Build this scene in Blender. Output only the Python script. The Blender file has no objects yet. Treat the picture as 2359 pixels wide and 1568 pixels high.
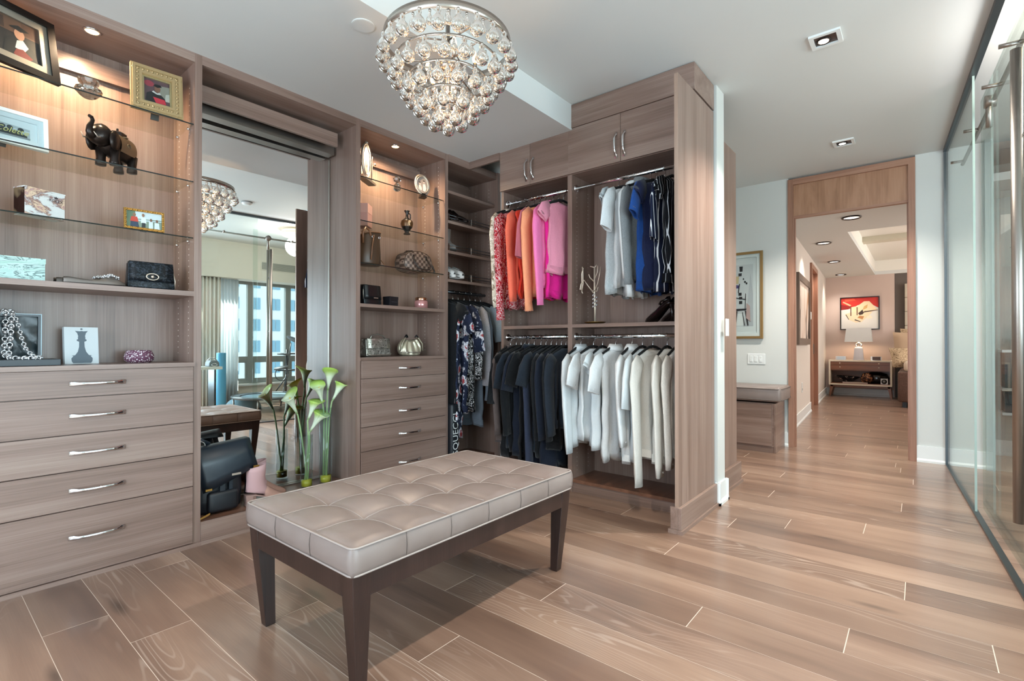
import bpy, math, random
from mathutils import Vector, Matrix
R = random.Random(7)
sc = bpy.context.scene
COL = sc.collection
pi = math.pi

# ---------------------------------------------------------------- camera
cd = bpy.data.cameras.new('camera'); cam = bpy.data.objects.new('camera', cd); COL.objects.link(cam)
cam.location = (0, 0, 1.10); cam.rotation_euler = (math.radians(90.4), 0, math.radians(39.25 - 90))
cd.sensor_width = 36; cd.lens = 1150 / 2359 * 36; cd.clip_start = .02; cd.clip_end = 400
sc.camera = cam

# ---------------------------------------------------------------- sky, exposure, large lights
wd = bpy.data.worlds.new('sky'); sc.world = wd; wd.use_nodes = True
bg = wd.node_tree.nodes['Background']; bg.inputs[0].default_value = (.80, .91, 1, 1); bg.inputs[1].default_value = 1.6
sc.view_settings.view_transform = 'Standard'; sc.view_settings.look = 'None'
sc.view_settings.exposure = 0.4; sc.view_settings.gamma = 1; sc.view_settings.use_curve_mapping = False
cy = sc.cycles
cy.max_bounces = 12; cy.diffuse_bounces = 4; cy.glossy_bounces = 6; cy.transmission_bounces = 10; cy.transparent_max_bounces = 24
cy.caustics_reflective = False; cy.caustics_refractive = False; cy.sample_clamp_indirect = 4; cy.use_denoising = True
cy.blur_glossy = .5

def light(name, kind, loc, power, col=(1, 1, 1), aim=None, size=.1, size_y=None, spot=60, blend=.6):
    d = bpy.data.lights.new(name, kind); d.energy = power; d.color = col
    o = bpy.data.objects.new(name, d); COL.objects.link(o); o.location = loc
    if aim is not None:
        o.rotation_euler = (Vector(aim) - Vector(loc)).to_track_quat('-Z', 'Y').to_euler()
    if kind == 'AREA':
        d.shape = 'RECTANGLE' if size_y else 'SQUARE'; d.size = size
        if size_y: d.size_y = size_y
    else: d.shadow_soft_size = size
    if kind == 'SPOT': d.spot_size = math.radians(spot); d.spot_blend = blend
    return o
COOL = (.72, .86, 1); WARM = (1, .72, .46); NEUT = (1, .93, .84)
# daylight at the gym window bay, and at the window behind the camera
sun = light('sun', 'SUN', (0, -20, 30), 11.0, (1, .95, .88), None); sun.rotation_euler = Vector((.25, .62, -.85)).to_track_quat('-Z', 'Y').to_euler(); sun.data.angle = .01
light('daylight_gym', 'AREA', (.7, -2.78, 1.32), 175, COOL, (.7, 0, 1.2), 4.2, 1.85)
light('daylight_west', 'AREA', (-2.1, 1.2, 1.45), 85, COOL, (0, 1.2, 1.3), 2.6, 1.9)

# ---------------------------------------------------------------- mesh builder
ORG = {}
class MB:
    def __init__(s): s.v = []; s.f = []; s.m = []; s.sm = []
    def add(s, vs, fs, m=0, smooth=False):
        b = len(s.v); s.v += [tuple(p) for p in vs]
        for f in fs: s.f.append([b + i for i in f]); s.m.append(m); s.sm.append(smooth)
        return s
    def box(s, x0, x1, y0, y1, z0, z1, m=0):
        return s.add([(x0,y0,z0),(x1,y0,z0),(x1,y1,z0),(x0,y1,z0),(x0,y0,z1),(x1,y0,z1),(x1,y1,z1),(x0,y1,z1)],
            [(3,2,1,0),(4,5,6,7),(0,1,5,4),(1,2,6,5),(2,3,7,6),(3,0,4,7)], m)
    def bbox(s, x0, x1, y0, y1, z0, z1, b, m=0, smooth=True):      # box with rounded vertical and horizontal edges
        rings = []
        def ring(i, z):
            pts = []
            for cx, cy_, a0 in ((x1-b, y1-b, 0), (x0+b, y1-b, 90), (x0+b, y0+b, 180), (x1-b, y0+b, 270)):
                for k in range(4):
                    a = math.radians(a0 + 30*k); pts.append((cx + (b-i)*math.cos(a), cy_ + (b-i)*math.sin(a), z))
            return pts
        for k in range(4):
            a = k*pi/6; rings.append(ring(b*(1-math.sin(a)), z0 + b*(1-math.cos(a))))
        for k in range(3, -1, -1):
            a = k*pi/6; rings.append(ring(b*(1-math.sin(a)), z1 - b*(1-math.cos(a))))
        return s.loft(rings, m, True, True, smooth)
    def prism(s, poly, axis, a0, a1, m=0):
        n = len(poly)
        def P(p, a): return {'x': (a,p[0],p[1]), 'y': (p[0],a,p[1]), 'z': (p[0],p[1],a)}[axis]
        return s.add([P(p,a0) for p in poly] + [P(p,a1) for p in poly],
            [tuple(range(n))[::-1], tuple(range(n, 2*n))] + [(i,(i+1)%n,n+(i+1)%n,n+i) for i in range(n)], m)
    def loft(s, rings, m=0, cap0=True, cap1=True, smooth=True, closed=True):
        n = len(rings[0]); vs = [p for r in rings for p in r]; fs = []
        for i in range(len(rings)-1):
            for j in range(n if closed else n-1):
                fs.append((i*n+j, i*n+(j+1)%n, (i+1)*n+(j+1)%n, (i+1)*n+j))
        if cap0: fs.append(tuple(range(n))[::-1])
        if cap1: fs.append(tuple(range((len(rings)-1)*n, len(rings)*n)))
        return s.add(vs, fs, m, smooth)
    def lathe(s, prof, c, n=20, m=0, smooth=True, sx=1, sy=1, cap=True):
        return s.loft([[(c[0]+sx*r*math.cos(2*pi*k/n), c[1]+sy*r*math.sin(2*pi*k/n), c[2]+z) for k in range(n)] for r, z in prof], m, cap, cap, smooth)
    def sphere(s, c, r, n=12, m=0, sx=1, sy=1, sz=1):
        return s.lathe([(r*math.sin(max(.02, min(pi-.02, pi*k/(n//2)))), -sz*r*math.cos(pi*k/(n//2))) for k in range(n//2+1)], c, n, m, True, sx, sy)
    def tube(s, path, r, n=8, m=0, r2=None, up=None, closed=False, cap=True, taper=None):
        P = [Vector(p) for p in path]; rings = []; prev = None; L = len(P)
        for i, p in enumerate(P):
            if closed: d = P[(i+1) % L] - P[i-1]
            else: d = P[min(i+1, L-1)] - P[max(i-1, 0)]
            d = d.normalized() if d.length > 1e-9 else Vector((0,0,1))
            u = Vector(up) if up else (prev if prev else (Vector((0,0,1)) if abs(d.z) < .9 else Vector((1,0,0))))
            a = d.cross(u); a = a.normalized() if a.length > 1e-6 else d.orthogonal().normalized()
            b = a.cross(d).normalized(); prev = b
            k = taper[i] if taper else 1
            rings.append([tuple(p + a*(r*k*math.cos(2*pi*j/n)) + b*((r2 or r)*k*math.sin(2*pi*j/n))) for j in range(n)])
        if closed: rings.append(rings[0])
        return s.loft(rings, m, cap and not closed, cap and not closed, True)
    def ring(s, c, R_, r, n=32, k=6, m=0, axis='z', sx=1, sy=1):
        pts = []
        for i in range(n):
            a = 2*pi*i/n; x, y = R_*sx*math.cos(a), R_*sy*math.sin(a)
            pts.append({'z': (c[0]+x, c[1]+y, c[2]), 'y': (c[0]+x, c[1], c[2]+y), 'x': (c[0], c[1]+x, c[2]+y)}[axis])
        return s.tube(pts, r, k, m, closed=True)
    def join(s, o):
        b = len(s.v); s.v += o.v; s.f += [[b+i for i in f] for f in o.f]; s.m += o.m; s.sm += o.sm; return s
    def xf(s, M): s.v = [tuple(M @ Vector(p)) for p in s.v]; return s
    def rz(s, c, deg): return s.xf(Matrix.Translation(c) @ Matrix.Rotation(math.radians(deg), 4, 'Z') @ Matrix.Translation([-x for x in c]))
    def build(s, name, mats, parent=None, loc=(0,0,0), bevel=0):
        if not isinstance(mats, (list, tuple)): mats = [mats]
        off = ORG[parent] if parent else Vector(loc)
        me = bpy.data.meshes.new(name)
        me.from_pydata([tuple(Vector(p) - off) for p in s.v], [], s.f)
        for mt in mats: me.materials.append(mt)
        for i, p in enumerate(me.polygons): p.material_index = s.m[i]; p.use_smooth = s.sm[i]
        me.update()
        o = bpy.data.objects.new(name, me); COL.objects.link(o)
        if parent: o.parent = parent
        else: o.location = off
        ORG[o] = off.copy() if hasattr(off, 'copy') else Vector(off)
        if bevel:
            b = o.modifiers.new('edge', 'BEVEL'); b.width = bevel; b.segments = 2; b.limit_method = 'ANGLE'
        return o

def tag(o, label=None, cat=None, group=None, kind=None):
    if label: o['label'] = label
    if cat: o['category'] = cat
    if group: o['group'] = group
    if kind: o['kind'] = kind
    return o
def T(name, label, cat, loc, group=None):
    o = bpy.data.objects.new(name, None); COL.objects.link(o); o.location = loc; o.empty_display_size = .05
    ORG[o] = Vector(loc); return tag(o, label, cat, group)
def ST(name, mb, mat, parent=None):
    o = mb.build(name, mat, parent); o['kind'] = 'structure'; return o
def B(*a): return MB().box(*a)

# ---------------------------------------------------------------- materials
def lin(c): return c/12.92 if c <= .04045 else ((c+.055)/1.055)**2.4
def S(h, k=1.0):
    if isinstance(h, str): h = tuple(int(h[i:i+2], 16) for i in (0, 2, 4))
    return tuple(min(1, lin(x/255)*k) for x in h) + (1,)
MC = {}
def mat(name, col, rough=.5, metal=0, emit=0, spec=.5, coat=0, alpha=None):
    if name in MC: return MC[name]
    m = bpy.data.materials.new(name); m.use_nodes = True; p = m.node_tree.nodes['Principled BSDF']
    c = S(col); p.inputs['Base Color'].default_value = c; p.inputs['Roughness'].default_value = rough
    p.inputs['Metallic'].default_value = metal; p.inputs['Specular IOR Level'].default_value = spec
    if coat: p.inputs['Coat Weight'].default_value = coat; p.inputs['Coat Roughness'].default_value = .15
    if emit: p.inputs['Emission Color'].default_value = c; p.inputs['Emission Strength'].default_value = emit
    MC[name] = m; return m
class NT:                                            # terse node helper
    def __init__(s, name):
        s.m = bpy.data.materials.new(name); s.m.use_nodes = True; s.t = s.m.node_tree; s.n = s.t.nodes; s.p = s.n['Principled BSDF']; MC[name] = s.m
    def add(s, ty, **kw):
        n = s.n.new(ty)
        for k, v in kw.items():
            if k.startswith('i_'): n.inputs[k[2:].replace('_', ' ')].default_value = v
            else: setattr(n, k, v)
        return n
    def lk(s, a, b): s.t.links.new(a, b)
    def coords(s, scale=(1,1,1), rnd=0, rot=(0,0,0)):
        tc = s.add('ShaderNodeTexCoord'); out = tc.outputs['Object']
        if rnd:
            oi = s.add('ShaderNodeObjectInfo'); mu = s.add('ShaderNodeVectorMath', operation='SCALE'); mu.inputs[0].default_value = (13.7*rnd, 7.3*rnd, 9.1*rnd)
            s.lk(oi.outputs['Random'], mu.inputs['Scale']); ad = s.add('ShaderNodeVectorMath', operation='ADD')
            s.lk(out, ad.inputs[0]); s.lk(mu.outputs[0], ad.inputs[1]); out = ad.outputs[0]
        mp = s.add('ShaderNodeMapping'); mp.inputs['Scale'].default_value = scale; mp.inputs['Rotation'].default_value = rot
        s.lk(out, mp.inputs['Vector']); return mp.outputs[0]
    def noise(s, vec, scale=1, detail=3, rough=.55, dist=0):
        n = s.add('ShaderNodeTexNoise'); n.inputs['Scale'].default_value = scale; n.inputs['Detail'].default_value = detail
        n.inputs['Roughness'].default_value = rough; n.inputs['Distortion'].default_value = dist; s.lk(vec, n.inputs['Vector']); return n.outputs['Fac']
    def ramp(s, fac, stops, interp='LINEAR'):
        r = s.add('ShaderNodeValToRGB'); r.color_ramp.interpolation = interp; e = r.color_ramp.elements
        while len(e) < len(stops): e.new(.5)
        for i, (p, c) in enumerate(stops): e[i].position = p; e[i].color = S(c) if not (isinstance(c, tuple) and len(c) == 4) else c
        s.lk(fac, r.inputs[0]); return r.outputs[0]
    def mix(s, fac, a, b, blend='MIX'):
        n = s.add('ShaderNodeMix', data_type='RGBA', blend_type=blend)
        for sock, v in ((n.inputs[0], fac), (n.inputs[6], a), (n.inputs[7], b)):
            if hasattr(v, 'links'): s.lk(v, sock)
            else: sock.default_value = v
        return n.outputs[2]
    def math(s, op, a, b=0):
        n = s.add('ShaderNodeMath', operation=op)
        for sock, v in ((n.inputs[0], a), (n.inputs[1], b)):
            if hasattr(v, 'links'): s.lk(v, sock)
            else: sock.default_value = v
        return n.outputs[0]
    def bump(s, h, strength=.3, dist=.002):
        b = s.add('ShaderNodeBump'); b.inputs['Strength'].default_value = strength; b.inputs['Distance'].default_value = dist
        s.lk(h, b.inputs['Height']); s.lk(b.outputs[0], s.p.inputs['Normal'])
    def done(s, col, rough=.5, **kw):
        if hasattr(col, 'links'): s.lk(col, s.p.inputs['Base Color'])
        else: s.p.inputs['Base Color'].default_value = col
        s.p.inputs['Roughness'].default_value = rough
        for k, v in kw.items(): s.p.inputs[k.replace('_', ' ')].default_value = v
        return s.m
def wood(name, c, axis, rough=.34, along=.5, across=11, fine=190, rnd=1.0, contrast=1.35):
    if name in MC: return MC[name]
    w = NT(name); i = 'xyz'.index(axis)
    sc1 = [across]*3; sc1[i] = along; sc2 = [fine]*3; sc2[i] = 2.5
    n1 = w.noise(w.coords(sc1, rnd), 1, 4, .6, .6); n2 = w.noise(w.coords(sc2, rnd), 1, 2, .6)
    f = w.math('ADD', w.math('MULTIPLY', n1, .68), w.math('MULTIPLY', n2, .32))
    k = .16*contrast
    col = w.ramp(f, [(.5-k, c[0]), (.5, c[1]), (.5+k, c[2])])
    w.bump(n2, .06, .001)
    return w.done(col, rough)
TAUPE = ('6b5448', '897166', '9f8a7e')
WX = wood('closet_wood_x', TAUPE, 'x'); WY = wood('closet_wood_y', TAUPE, 'y'); WZ = wood('closet_wood_z', TAUPE, 'z', across=12)
WSHELF = wood('platform_wood', ('5a3c2e', '7a5442', '8d6550'), 'x', .3)
WAL = wood('walnut', ('7a5440', 'a07560', 'b08870'), 'z', .4, .6, 14); WALY = wood('walnut_y', ('7a5440', 'a07560', 'b08870'), 'y', .4, .6, 14)
WALF = wood('walnut_figured', ('8a6248', 'a97e62', 'b88f74'), 'z', .35, 1.6, 7, 60)
DARKW = wood('espresso_wood', ('1f1412', '30211d', '3e2c27'), 'z', .3, .6, 10)
WHITE = mat('wall_paint', 'd3d5d2', .6); CEIL = mat('ceiling_paint', 'd6d8d6', .7); CREAM = mat('cream_paint', 'dcd8cb', .7)
TRIMW = mat('white_trim', 'e6e9e8', .35); PINKW = mat('blush_wall', 'c9b5ab', .7); GREIGE = mat('greige_wall', 'd2c9c0', .7); DKWALL = mat('dark_taupe_wall', '6a625c', .7)
CHROME = mat('chrome', 'e6e6e8', .08, 1); STEEL = mat('brushed_steel', '9c948d', .36, 1); DSTEEL = mat('dark_steel', '5d6266', .35, 1); BLACKP = mat('black_plastic', '101012', .4)
NICKEL = mat('polished_nickel', 'b9aea5', .25, 1); GOLD = mat('gold_metal', 'b58a4a', .3, 1); SILV = mat('antique_silver', 'bfb2a4', .38, .75); BRONZE = mat('dark_bronze', '2a211d', .28, .6)
MIRR = mat('mirror_silver', 'f2f4f4', .0, 1)
def thin(name, tint, f0=.04, k=.9, rough=0):             # clear sheet: see-through, mirror-like only at grazing angles
    if name in MC: return MC[name]
    w = NT(name); w.n.remove(w.p); tr = w.add('ShaderNodeBsdfTransparent'); tr.inputs[0].default_value = S(tint); gl = w.add('ShaderNodeBsdfGlossy'); gl.inputs['Roughness'].default_value = rough
    lw = w.add('ShaderNodeLayerWeight'); lw.inputs['Blend'].default_value = .5; p5 = w.math('POWER', lw.outputs['Facing'], 5.0)
    fac = w.math('ADD', w.math('MULTIPLY', p5, k*(1-f0)), f0); mx = w.add('ShaderNodeMixShader')
    w.lk(fac, mx.inputs[0]); w.lk(tr.outputs[0], mx.inputs[1]); w.lk(gl.outputs[0], mx.inputs[2]); w.lk(mx.outputs[0], w.n['Material Output'].inputs[0]); return w.m
GLASS = thin('door_glass', 'f6fbf9', .03, .5); SHELFG = thin('shelf_glass', 'f7faf8', .015, .28); VASEG = thin('vase_glass', 'f6fafa', .03, .8); WINDG = thin('window_glass', 'f8fbfb', .02, .5)
GEDGE = mat('glass_edge', '1d2422', .1, 0, 0, .6)
def crystal(name, col, rough=0):
    w = NT(name); w.n.remove(w.p); g = w.add('ShaderNodeBsdfGlass'); g.inputs['Color'].default_value = S(col); g.inputs['IOR'].default_value = 1.48; g.inputs['Roughness'].default_value = rough
    w.lk(g.outputs[0], w.n['Material Output'].inputs[0]); return w.m
CRYS = crystal('crystal_glass', 'fdfbf8')
def emitter(name, col, k): return mat(name, col, .5, 0, k)
BULB = emitter('warm_bulb', 'ffc080', 6); DLAMP = emitter('downlight_lamp', 'ffeedd', 4)
# ================================================================ SETTING
# ---- floor: oak planks running along y, 0.2 m wide, pale joints
w = NT('oak_plank')
n0 = w.noise(w.coords((4.2, .42, 4.2), 1.0), 1, 2.5, .5, .3)
rings = w.math('SINE', w.math('MULTIPLY', n0, 210.0)); line = w.ramp(rings, [(.0, '000000'), (.62, '000000'), (1.0, 'ffffff')])
pat = w.noise(w.coords((2.6, .5, 2), .7), 1, 2, .5); msk = w.ramp(pat, [(.50, '000000'), (.66, 'ffffff')])
fine = w.noise(w.coords((230, 6, 230), 1), 1, 3, .65)
tone = w.noise(w.coords((5, .6, 5), .5), 1, 3, .6, .4)
base = w.ramp(tone, [(.28, '775d4f'), (.47, '9b7d6b'), (.63, 'b29480'), (.8, 'bfa38f')])
oi = w.add('ShaderNodeObjectInfo'); pt = w.ramp(oi.outputs['Random'], [(0, 'c4bdb9'), (.5, 'e6e1dd'), (1, 'ffffff')])
base = w.mix(.9, base, pt, 'MULTIPLY')
base = w.mix(w.math('MULTIPLY', fine, .45), base, S('5d4a40'))
kn = w.add('ShaderNodeTexVoronoi'); kn.inputs['Scale'].default_value = 1; w.lk(w.coords((4.6, 1.15, 4.6), 1.0), kn.inputs['Vector'])
kf = w.ramp(kn.outputs['Distance'], [(.02, 'ffffff'), (.14, '000000')]); base = w.mix(w.math('MULTIPLY', kf, .7), base, S('35261e'))
col = w.mix(w.math('MULTIPLY', w.math('MULTIPLY', line, msk), .42), base, S('c9b5a6'))
w.bump(fine, .08, .001); OAK = w.done(col, .33, Specular_IOR_Level=.5, Coat_Weight=.45, Coat_Roughness=.17)
JOINT = mat('floor_joint', 'd6c6b8', .5)
floor = ST('floor', B(-2.3, 13.2, -3.0, 3.6, -.06, -.0007), JOINT)
KNOWN = {.34: [2.557, .72], .54: [2.255, .40], .74: [2.9, 1.0], .94: [2.0, .1], 1.14: [1.35, -.6], 1.34: [2.6, .65], 1.54: [1.646, -.35], 1.74: [1.265, -.75], 1.94: [.71, 2.5], 2.13: [.216, 2.2],
         2.33: [1.665, -.2], 2.53: [1.04, -.9], 2.735: [.056, 1.9], 2.945: [1.5, -.5], 3.15: [.9, -1.0], 3.34: [.63, -1.2], 3.54: [.26, 2.1], 3.75: [1.3, -.6], 3.95: [.85, -1.1], 4.16: [.1, 1.7], 4.38: [1.15, -.8], 4.6: [.9, -.95]}
us = [-.06 + .2*k for k in range(0, 2)] + sorted(KNOWN)
while us[-1] < 12.95: us.append(round(us[-1] + .205, 3))
plank_mesh = {}
for i, u in enumerate(us[:-1]):
    u1 = us[i+1]; lo, hi = (-2.95, 3.42) if u < 5.95 else (-.3, 1.75)
    js = KNOWN.get(u) or [lo + R.uniform(.3, 1.9), lo + R.uniform(2.4, 4.0)]
    js = sorted(j for j in js if lo + .2 < j < hi - .2); cuts = [lo] + js + [hi]; out = [lo]
    for j in cuts[1:]:
        if j - out[-1] > 2.3: out.append(round((j + out[-1])/2 + R.uniform(-.25, .25), 3))
        out.append(j)
    for a, b in zip(out, out[1:]):
        B(u + .0012, u1 - .0012, a + .0017, b - .0017, -.02, 0).build('plank', OAK, floor)

# ---- closet shell
ST('wall_back', B(-2.3, 3.56, 3.5, 3.6, 0, 2.95), WHITE)
ST('wall_partition', B(3.54, 3.70, 1.075, 3.6, 0, 2.88), WHITE)
mb = B(-2.4, -2.3, -.5, 3.6, 0, .5); mb.box(-2.4, -2.3, -.5, 3.6, 2.4, 2.95); mb.box(-2.4, -2.3, -.5, -.1, .5, 2.4); mb.box(-2.4, -2.3, 2.5, 3.6, .5, 2.4); mb.box(-2.4,-2.3,-3.1,-.5,0,2.95)
ST('wall_west', mb, WHITE)
wn = ST('window_2', B(-2.36, -2.34, -.1, 2.5, .5, 2.4), WINDG)
mb = MB()
for y in (-.1, 1.17, 2.44): mb.box(-2.39, -2.31, y, y+.06, .5, 2.4)
for z in (.5, 2.34): mb.box(-2.39, -2.31, -.04, 2.44, z, z+.06)
mb.build('window_frame', TRIMW, wn)
ST('ceiling', B(-2.3, 6.16, -3.0, 3.6, 2.88, 2.95), CEIL)
ST('ceiling_soffit', B(-2.3, 3.17, 2.0, 3.5, 2.69, 2.88), CEIL)
ST('wall_niche', B(3.70, 6.16, 2.5, 2.6, 0, 2.88), WHITE)
mb = B(6.04, 6.16, 1.094, 2.5, 0, 2.88); mb.box(6.04, 6.16, -.46, .027, 0, 2.88)
ST('wall_hall', mb, WHITE)
def skirting(pts, name, par=None):                       # white baseboard with a rounded shoe, along (x0,y0)-(x1,y1), facing nx,ny
    (x0, y0), (x1, y1), (nx, ny) = pts; mb = MB()
    prof = [(0,0), (.024,0), (.024,.018), (.016,.030), (.013,.034), (.013,.150), (0,.150)]
    a = [(x0+nx*d, y0+ny*d, z) for d, z in prof]; b = [(x1+nx*d, y1+ny*d, z) for d, z in prof]
    mb.loft([a, b], 0, True, True, False); o = mb.build(name, TRIMW, par); o['kind'] = 'structure'; return o
skirting(((6.04, 1.094), (6.04, 1.18), (-1, 0)), 'baseboard_hall'); skirting(((6.04, -.46), (6.04, .027), (-1, 0)), 'baseboard_hall_south')
skirting(((3.516, 1.075), (3.724, 1.075), (0, -1)), 'baseboard_partition'); skirting(((3.54, 1.051), (3.54, 1.09), (-1, 0)), 'baseboard_partition_side'); skirting(((3.70, 1.13), (3.70, 1.051), (1, 0)), 'baseboard_partition_end')
# ---- hall doorway with walnut casing and figured transom panel
d1 = ST('door_1', B(6.02, 6.18, 1.042, 1.094, 0, 2.86), WAL)
B(6.02, 6.18, .027, .079, 0, 2.86).build('jamb', WAL, d1)
B(6.02, 6.18, .079, 1.042, 2.80, 2.86).build('head_casing', WALY, d1)
B(6.05, 6.09, .079, 1.042, 2.45, 2.80).build('transom_panel', WALF, d1)
B(6.045, 6.095, .079, 1.042, 2.445, 2.47).build('transom_rail', WALY, d1)
for y in (1.030, .079): B(6.06, 6.10, y, y+.012, 0, 2.445).build('door_stop', WAL, d1)
B(6.088, 6.118, 1.0405, 1.0425, .95, 1.09).build('strike_plate', STEEL, d1)
# ---- sliding glass wall (turned 3.15 degrees), local x runs from the hall wall back past the camera
GC = (6.02, -.19, 0)
def G(mb): return mb.rz(GC, 3.15)
def gx(u): return u
gw = T('glass_partition', 'tall frameless clear glass wall in thin dark steel channels between closet and gym', 'glass wall', (4.4, -.28, 0))
G(B(4.42, 6.02, -.196, -.184, .012, 2.868)).build('fixed_pane', GLASS, gw)
G(B(-2.2, 3.02, -.196, -.184, .012, 2.868)).build('fixed_pane', GLASS, gw)
mb = MB(); mb.box(-2.2, 6.02, -.208, -.172, 2.85, 2.88); G(mb).build('head_channel', DSTEEL, gw)
mb = MB(); mb.box(-2.2, 6.02, -.205, -.175, 0, .014); G(mb).build('floor_channel', DSTEEL, gw)
G(B(6.008, 6.025, -.205, -.175, 0, 2.88)).build('wall_channel', DSTEEL, gw)
G(B(4.4188, 4.4212, -.196, -.184, .014, 2.85)).build('pane_edge', mat('pale_glass_edge', '9db0a9', .35), gw)
mb = MB().tube([(2.2, -.26, 2.60), (5.6, -.26, 2.60)], .013, 10); G(mb).build('hanging_rail', STEEL, gw)
for x in (2.6, 3.5, 4.0, 4.75, 5.5):
    G(MB().tube([(x, -.26, 2.60), (x, -.176, 2.60)], .011, 12)).build('standoff', STEEL, gw)
gd = T('sliding_glass_door', 'clear glass sliding door with long vertical steel pull bar hanging inside the glass wall', 'door', (3.7, -.38, 0))
G(B(2.98, 4.50, -.246, -.234, .02, 2.70)).build('door_pane', GLASS, gd)
for y in (-.292, -.190): G(MB().tube([(3.20, y, .29), (3.20, y, 2.44)], .021, 16)).build('pull_bar', STEEL, gd)
for z in (.50, 1.28, 2.05): G(MB().tube([(3.20, -.29, z), (3.20, -.192, z)], .008, 8)).build('bar_mount', STEEL, gd)
for x in (3.18, 4.25):
    m_ = MB().tube([(x, -.24, 2.44), (x, -.24, 2.63)], .016, 10); m_.tube([(x, -.275, 2.60), (x, -.22, 2.60)], .038, 14); G(m_).build('roller_hanger', STEEL, gd)
# ---- gym beyond the glass
mb = B(-2.3, 6.9, -3.0, -2.85, 0, .37); mb.box(-2.3, 6.9, -3.0, -2.85, 2.26, 2.88); mb.box(-2.3, -1.5, -3.0, -2.85, .37, 2.26); mb.box(6.4, 6.9, -3.0, -2.85, .37, 2.26)
ST('wall_gym_window', mb, CREAM)
ST('trim_gym_sill', B(-1.5, 6.4, -2.86, -2.80, .335, .37), TRIMW)
ST('ceiling_gym_bulkhead', B(-2.3, 6.9, -2.84, -2.5, 2.25, 2.88), CREAM)
mb = B(6.9, 7.0, -3.0, -.46, 0, 2.88); ST('wall_gym_east', mb, mat('gym_grey', 'b9bfbc', .7))
ST('wall_gym_return', B(6.04, 7.0, -.50, -.462, 0, 2.88), WHITE)
ST('ceiling_gym_east', B(6.16, 7.0, -3.0, -.46, 2.88, 2.95), CEIL)
ST('trim_gym_post', B(5.97, 6.035, -.50, -.445, 0, 2.88), mat('post_grey', 'a3a9a7', .5, .2))
skirting(((6.9, -2.9), (6.9, -.5), (-1, 0)), 'baseboard_gym')
FRM = mat('window_frame_grey', '8f9694', .4, .3)
win = ST('window_1', B(-1.5, 6.4, -2.96, -2.90, .37, .43), FRM)
mb = MB(); mb.box(-1.5, 6.4, -2.96, -2.90, 2.20, 2.26); mb.build('head_frame', FRM, win)
mulls = [-1.5, -.6, .3, 1.2, 2.1, 3.0, 3.885, 4.59, 5.45, 6.34]
for x in mulls: B(x, x+.10, -2.97, -2.89, .43, 2.20).build('mullion', FRM, win)
for a, b in zip(mulls, mulls[1:]):
    B(a+.10, b, -2.955, -2.905, .79, .87).build('transom_bar', FRM, win)
    for z0, z1 in ((.43, .79), (.87, 2.20)): B(a+.10, b, -2.937, -2.931, z0, z1).build('pane', WINDG, win)
    mb = MB()
    for (p, q, r_, t) in ((a+.10, a+.135, .43, .79), (b-.035, b, .43, .79), (a+.135, b-.035, .43, .465), (a+.135, b-.035, .755, .79)): mb.box(p, q, -2.95, -2.91, r_, t)
    mb.build('sash', FRM, win)
# ---- bedroom beyond the doorway (turned 3.43 degrees about the door jamb)
BC = (6.16, 1.2, 0)
def BR(mb): return mb.rz(BC, 3.43)
mb = B(6.16, 9.56, 1.2, 1.3, 0, 2.55); mb.box(10.5, 13.3, 1.2, 1.3, 0, 2.55); mb.box(9.56, 10.5, 1.2, 1.3, 2.42, 2.55)
ST('wall_bedroom_left', BR(mb), GREIGE)
ST('wall_bedroom_back', B(12.9, 13.0, .40, 1.75, 0, 2.55), PINKW)
ST('wall_bedroom_dark', B(13.0, 13.1, -2.6, .42, 0, 2.55), DKWALL)
ST('wall_bedroom_right', B(7.0, 13.1, -2.7, -2.6, 0, 2.85), GREIGE)
ST('wall_bedroom_front', B(6.16, 6.17, -.46, .02, 0, 2.55), GREIGE)
mb = B(6.16, 7.75, -2.6, 1.8, 2.55, 2.62); mb.box(7.75, 12.9, .72, 1.8, 2.55, 2.62); mb.box(12.9, 13.1, -2.6, 1.8, 2.55, 2.62)
ST('ceiling_bedroom', mb, CEIL)
mb = B(7.7, 12.95, -2.6, .77, 2.84, 2.9); mb.box(7.68, 7.75, -2.6, .77, 2.62, 2.84); mb.box(7.75, 12.9, .72, .79, 2.62, 2.84); mb.box(12.9, 12.97, -2.6, .77, 2.62, 2.84)
ST('ceiling_bedroom_tray', mb, mat('tray_white', 'eceae2', .7))
mb = B(9.9, 10.15, -2.6, .72, 2.76, 2.84); ST('trim_tray_beam', mb, mat('tray_beam', 'd2cdba', .7))
for a, b in ((6.17, 9.46), (10.6, 13.15)):
    x0 = MB(); prof = [(0,0), (-.024,0), (-.024,.018), (-.016,.030), (-.013,.034), (-.013,.150), (0,.150)]
    x0.loft([[(a, 1.2+d, z) for d, z in prof], [(b, 1.2+d, z) for d, z in prof]], 0, True, True, False)
    o = BR(x0).build('baseboard_bedroom', TRIMW); o['kind'] = 'structure'
skirting(((12.9, .42), (12.9, 1.6), (-1, 0)), 'baseboard_bedroom_back')
d2 = ST('door_2', BR(B(9.56, 10.5, 1.235, 1.275, 0, 2.36)), WAL)
for x in (9.47, 10.49): BR(B(x, x+.09, 1.17, 1.24, 0, 2.44)).build('jamb', WAL, d2)
BR(B(9.56, 10.49, 1.17, 1.24, 2.36, 2.44)).build('head_casing', WAL, d2)
BR(B(10.40, 10.46, 1.222, 1.236, .92, 1.1)).build('latch_plate', STEEL, d2)
for z in (.05,): pass
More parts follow.
